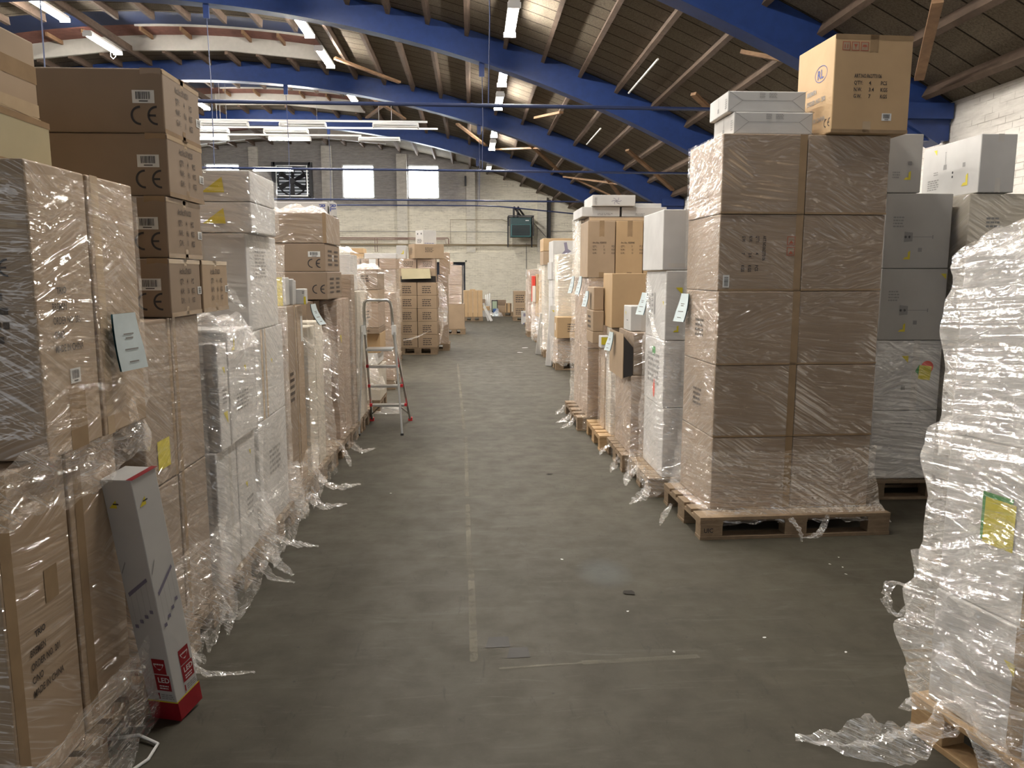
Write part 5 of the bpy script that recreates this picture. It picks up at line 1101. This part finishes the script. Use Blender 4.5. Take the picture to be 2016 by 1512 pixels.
# fresh pallet
pallet(1.16, 1.96, 6.90, 7.72, 'fresh orange wooden pallet sticking out into the aisle', mat='pallet_new')
carton(1.26, 1.50, 6.94, 7.20, .146, 1.135, 'beige_w', 'narrow wrapped bundle standing on the fresh pallet, nearer', lambda F, w, d, h: F['L'].lines(.05, .05, .04, h*.9, 30, 'ink_grey', 5))
carton(1.25, 1.50, 7.22, 7.45, .146, .96, 'tan_w', 'narrow wrapped bundle standing on the fresh pallet, farther', None)
carton(1.52, 1.9, 6.94, 7.45, .146, 1.135, 'tan', 'tall tan carton on the fresh pallet behind the bundles', None)
for z0, z1, y0, lb, mk in ((.97, 1.08, 7.22, 'small tan carton lowest of the small boxes on the fresh pallet', None), (1.082, 1.28, 7.22, 'small tan carton with sideways print above the fresh pallet', lambda F, w, d, h: F['L'].lines(d*.2, h*.15, d*.5, h*.7, 3, 'ink_soft', 5)), (1.282, 1.50, 7.25, 'small tan carton carrying a pale pouch above the fresh pallet', None)):
    carton(1.13+.01*(z0 > 1.2), 1.24, y0, y0+.40, z0, z1, 'tan', lb, mk, name='small_box', cat='box')
carton(1.17, 1.255, 6.96, 7.12, .95, 1.06, 'white', 'small white box with yellow side on the wrapped bundle', lambda F, w, d, h: F['F'].rect(.0, h*.3, w, h*.6, 'yellow_print', 'yellow', 1.4), name='small_box', cat='box')
pouch(1.125, 7.45, 1.46, .10, .15, -1, 'pale blue document pouch on the topmost small tan carton', .18)
film_band(1.25, 1.50, 6.93, 7.46, .15, .94, 'clear film around the narrow bundles on the fresh pallet', .012, .012, .01, .02, .02, .03, 'film', seed=62)
# tall tan cartons
pallet(1.08, 2.10, 7.84, 8.92, 'pallet under the tall tan cartons printed with article numbers')
for j, (z0, z1) in enumerate(((.146, .86), (.862, 1.582))):
    for i, (y0, y1) in enumerate(((7.85, 8.36), (8.37, 8.89))):
        carton(1.18, 1.96, y0, y1, z0, z1, 'pink_w', 'wrapped brown carton under the tall tan ones, %s tier, %s' % (('lower', 'upper')[j], ('nearer', 'farther')[i]), (lambda F, w, d, h: F['F'].tapeh(h-.03, .03)) if i == 0 else None)
for i, (x0, x1) in enumerate(((1.165, 1.45), (1.453, 1.735), (1.738, 2.02))):
    carton(x0, x1, 7.85, 8.40, 1.585, 2.155, 'orange' if i else 'tan', 'tall tan carton with article print, %s from the aisle' % ('first', 'second', 'third')[i], m_art('F', '92009%d0' % (3+i), .026, .18, .42))
carton(1.17, 1.95, 8.43, 8.89, 1.585, 2.20, 'beige_w', 'pale wrapped carton behind the tall tan cartons', None)
carton(1.20, 2.02, 8.0, 8.42, 2.158, 2.205, 'brown', 'thin flattened brown carton under the white lamp cartons', lambda F, w, d, h: F['F'].tapeh(h*.2, .025, mat='tape_clear'))
carton(1.13, 1.53, 8.05, 8.75, 2.21, 2.31, 'white', 'flat white carton on the flattened brown one, at the aisle', lambda F, w, d, h: F['F'].lines(w*.4, h*.15, w*.4, h*.25, 2, 'ink_grey', 3))
carton(1.545, 2.02, 8.05, 8.75, 2.21, 2.31, 'white', 'flat white carton on the flattened brown one, away from the aisle', lambda F, w, d, h: F['F'].lines(w*.3, h*.15, w*.2, h*.25, 2, 'ink_grey', 3))
def mspider(F, w, d, h):
    A = F['F']; mb = MB(); cx, cy = w*.55, h*.45
    for k in range(6):
        a = k*PI/3+.3; r = .042; p = [(cx+r*t*math.cos(a+t*.9)*1.25, cy+r*t*math.sin(a+t*.9)*.85) for t in (0, .35, .7, 1.0)]
        for q, s in zip(p, p[1:]):
            dx, dy = s[0]-q[0], s[1]-q[1]; l = math.hypot(dx, dy) or 1; nx, ny = -dy/l*.0022, dx/l*.0022
            mb.poly([A.p(q[0]+nx, q[1]+ny, 1.5), A.p(s[0]+nx, s[1]+ny, 1.5), A.p(s[0]-nx, s[1]-ny, 1.5), A.p(q[0]-nx, q[1]-ny, 1.5)])
    mb.build('printed_chandelier', M['lampgrey'], A.root); A.lines(w*.05, h*.15, w*.06, h*.65, 6, 'ink_grey', 9)
carton(1.23, 1.68, 8.0, 8.6, 2.313, 2.425, 'white', 'flat white carton with a curly lamp drawing, highest over the tan cartons', mspider)
carton(1.72, 2.0, 8.2, 8.7, 2.313, 2.36, 'white', 'low white carton lid beside the highest flat carton', None)
film_band(1.17, 1.97, 7.84, 8.90, .04, 1.56, 'clear film around the wrapped brown cartons under the tall tan ones', .035, .012, .02, .10, .05, .035, 'film', seed=64)
film_band(1.165, 1.96, 8.42, 8.90, 1.56, 2.22, 'shiny film around the pale carton behind the tall tan ones', .012, .012, .012, .03, .02, .03, 'film', seed=65)
for k, y in enumerate((7.95, 8.55)): pouch(1.145, y+.12, 1.60, .10, .19, -1, 'pale blue document pouch below the tall tan cartons, %s' % ('nearer', 'farther')[k], .18)
for k, (y, x) in enumerate(((7.95, .92), (8.25, .90), (8.75, .95))): film_tail([(1.08, y+.1, .10), (1.0, y+.05, .03), (x, y, .008)], .06, 'torn film strip on the floor by the tall tan cartons, %s' % ('nearest', 'middle', 'farthest')[k], 80+k)
# further right loads
pallet(1.40, 2.2, 12.95, 13.7, 'pallet under the low load carrying the single tan carton')
carton(1.43, 2.0, 12.98, 13.65, .146, .50, 'pink_w', 'low wrapped carton beneath the single tan carton', None)
film_band(1.41, 2.0, 12.95, 13.67, .10, .54, 'crumpled film around the low load under the single tan carton', .03, .03, .03, .08, .06, .04, 'film_loose', seed=66)
carton(1.40, 1.80, 12.78, 13.2, .56, .91, 'orange', 'single tan carton with white label jutting over the low load', lambda F, w, d, h: (F['F'].lines(w*.45, h*.3, w*.3, h*.45, 4, 'ink_soft', 4), F['L'].rect(d*.3, h*.35, .10, .12, 'shipping_label', 'paper', 1.5)))
for j in range(3): carton(1.46, 1.95, 13.22, 13.75, (.912, 1.24, 1.57)[j] if j else .56, (1.238, 1.568, 1.96)[j], 'beige_w', 'pale yellowish wrapped carton beyond the tall tan ones, %s tier' % ('lower', 'middle', 'upper')[j], None)
film_band(1.455, 1.955, 13.2, 13.76, .95, 1.97, 'shiny film around the pale yellowish cartons', .012, .012, .012, .03, .02, .05, 'film', seed=67)
pallet(1.40, 2.2, 13.9, 14.7, 'pallet under the far white cartons')
def mchr(F, w, d, h): A = F['F']; A.poly([(w*.25, h*.3), (w*.40, h*.55), (w*.36, h*.9), (w*.46, h*.92), (w*.5, h*.6), (w*.62, h*.5), (w*.46, h*.35)], 'printed_lamp', 'lampgrey', 1.5)
for j, (z0, z1) in enumerate(((.146, .60), (.602, .92), (.922, 1.19), (1.192, 1.52), (1.522, 1.84), (1.842, 2.22))):
    carton(1.44-.02*(j == 4), 1.98, 13.95, 14.65, z0, z1, 'white' if j > 3 else 'white_w', 'far white carton in the column of six, %s' % ('lowest', 'second', 'third', 'fourth', 'fifth', 'topmost, with lamp drawing')[j], mchr if j == 5 else None, jit=.004)
pallet(1.38, 2.2, 15.0, 15.8, 'pallet under the far pair of brown cartons and film column')
carton(1.37, 2.0, 15.05, 15.75, 2.065, 2.31, 'orange', 'far brown carton with torn tape, upper of the pair', lambda F, w, d, h: F['F'].poly([(w*.12, h*.1), (w*.2, h*.9), (w*.26, h*.95), (w*.17, h*.05)], 'torn_tape', 'tape_clear', 1.5)); carton(1.37, 2.0, 15.05, 15.75, 1.80, 2.06, 'tan', 'far brown carton, lower of the pair under the torn tape one', None)
carton(1.40, 2.0, 15.1, 15.7, .146, 1.797, 'beige_w', 'far wrapped column under the pair of brown cartons', None)
film_band(1.39, 2.0, 15.08, 15.72, .1, 1.78, 'loose film around the far column below the brown pair', .03, .03, .04, .05, .05, .06, 'film', seed=68)
plank(1.345, 13.58, 1.425, 13.62, 1.07, .115, 'long white carton leaning on the far right loads, nearer', .06); plank(1.34, 15.62, 1.42, 15.5, .84, .13, 'long white carton leaning on the far right loads, farther', .06, 'grey')
pallet(1.50, 2.3, 18.4, 19.2, 'far pallet under the brown carton and white bag'); carton(1.55, 2.1, 18.5, 19.1, .60, 1.62, 'orange', 'far tall brown carton above the white film bag', None); carton(1.58, 2.1, 18.5, 19.1, .146, .598, 'white_w', 'far white wrapped carton under the tall brown one', None)
film_band(1.52, 2.1, 18.42, 19.1, .05, .95, 'far bulging white film bag at the aisle edge', .06, .05, .05, .05, .08, .05, 'film_loose', seed=69)
carton(1.46, 1.54, 18.9, 19.2, .95, 1.58, plain('red_white_box', (.75, .07, .05), .5), 'far narrow red box beside the tall brown carton', lambda F, w, d, h: F['F'].rect(0, 0, w, h*.62, 'white_panel', 'paper', 1.5), name='small_box', cat='box')
pallet(1.42, 2.2, 20.0, 20.8, 'far pallet under the pinkish wrapped column'); carton(1.46, 2.05, 20.05, 20.7, .146, 1.74, 'pink_w', 'far pinkish wrapped column near the gable end', None)
film_band(1.45, 2.06, 20.03, 20.72, .1, 1.76, 'film around the far pinkish column', .02, .02, .03, .05, .03, .06, 'film', seed=70)
pallet(1.6, 2.3, 23.0, 23.8, 'far pallet under the narrow brown column'); carton(1.63, 2.2, 23.05, 23.7, .146, 1.48, 'brown_w', 'far narrow brown column just beyond the pinkish one', None)
pallet(1.42, 2.2, 26.95, 27.7, 'far pallet under the two-tier brown cartons')
for j, (z0, z1) in enumerate(((.146, .55), (.552, 1.04))): carton(1.44, 1.86, 27.0, 27.6, z0, z1, 'tan', 'far brown carton before the gable wall, %s of two' % ('lower', 'upper')[j], lambda F, w, d, h: F['F'].lines(w*.15, h*.2, w*.7, h*.6, 4, 'ink_soft', 5))
carton(1.60, 1.78, 25.2, 25.5, 0, .42, 'white', 'small white upright box on the floor far down the aisle', lambda F, w, d, h: (F['F'].rect(w*.3, h*.6, w*.5, h*.25, 'printed_picture', 'lampgrey', 1.5), F['F'].rect(w*.3, 0, w*.5, h*.08, 'printed_picture', 'ink_blue', 1.5)), name='small_box', cat='box')
# ------------------------------------------------------------------ torn film and scraps on the floor
for k, (a, b, c, w_) in enumerate((((-1.19, 4.38, .12), (-1.06, 4.44, .04), (-.93, 4.47, .010), .055), ((-1.17, 4.20, .10), (-1.06, 4.08, .05), (-.98, 4.02, .010), .06), ((-1.17, 4.12, .06), (-1.08, 3.98, .02), (-.95, 3.93, .008), .045), ((-1.18, 3.42, .18), (-1.13, 3.40, .09), (-1.11, 3.33, .012), .055),
                                  ((-1.15, 5.30, .10), (-1.05, 5.22, .03), (-.90, 5.33, .010), .07), ((-1.15, 5.62, .12), (-1.02, 5.66, .04), (-.88, 5.85, .010), .08), ((-1.14, 7.0, .10), (-1.02, 6.9, .03), (-.92, 7.1, .010), .07), ((-1.16, 6.5, .22), (-1.08, 6.45, .10), (-1.04, 6.4, .012), .06),
                                  ((-1.16, 2.98, .10), (-1.08, 2.96, .03), (-.90, 3.00, .008), .035), ((-1.20, 2.90, .20), (-1.12, 2.95, .12), (-1.10, 3.0, .05), .05))):
    film_tail([a, b, c], w_, 'torn film end on the floor %s' % ('below the tall grey-white stack, longest', 'below the crumpled white load, upper', 'below the crumpled white load, lower', 'hanging straight down from the brown load', 'by the slim brown cartons', 'by the load under the blue pouch', 'before the stepladder', 'under the dark brown load', 'beside the base of the leaning lamp carton', 'just behind the leaning lamp carton')[k], 90+k)
tag(MB().tube([(-1.30, 2.55, .012), (-1.18, 2.56, .02), (-1.10, 2.52, .010), (-1.10, 2.44, .006), (-1.14, 2.36, .006), (-1.22, 2.30, .006), (-1.42, 2.26, .006)], .006, 6).build('plastic_strap', M['paper'], smooth=True), 'thin white strap curling on the floor by the leaning lamp carton', 'strap')
film_heap(-1.20, -.86, 8.9, 9.6, .0, .03, 'flat pale film scraps on the floor behind the ladder', 55, drop=0)
rs = random.Random(11)
def scrap(x, y, s, mat, label, grp, rz=None):
    n = 6; v = [(s*rs.uniform(.5, 1)*math.cos(2*PI*k/n), s*rs.uniform(.3, .7)*math.sin(2*PI*k/n), .004) for k in range(n)]
    o = MB().poly(v).build('floor_scrap', M[mat]); o.location = (x, y, 0); o.rotation_euler[2] = rs.uniform(0, 6) if rz is None else rz; tag(o, label, 'scrap', grp); return o
for k, (px, py) in enumerate(((.74, 3.5), (.86, 3.09), (1.35, 14.3), (.75, 14.2), (1.15, 17.0), (.98, 16.0), (.35, 14.05), (-.62, 5.6), (2.0, 4.05), (2.05, 4.0), (2.1, 4.15), (2.02, 3.9), (-.1, 9.1), (.5, 4.2), (1.3, 3.2), (1.6, 3.05))):
    scrap(px, py, .012 if k not in (4, 5) else .10, 'paper', 'tiny white scrap lying on the grey floor', 'tiny white scraps on the floor')
scrap(.79, 3.72, .05, 'seam', 'dark flat scrap on the floor in mid aisle', None, .1)
scrap(.62, 6.1, .035, 'seam', 'dark oval scrap on the floor further up the aisle', None, 0)
for x, y, s, l in ((.10, 3.22, .055, 'nearer the tape corner'), (.185, 3.12, .05, 'nearer the cross line')):
    structure(MB().poly([(x-s, y-s*.9, .0015), (x+s, y-s*.8, .0015), (x+s*.9, y+s, .0015), (x-s*.7, y+s*.9, .0015)]).build('floor_patch', plain('dark_rubber_stain', (.042, .037, .032), .6)), 'dark square stain on the floor, ' + l)
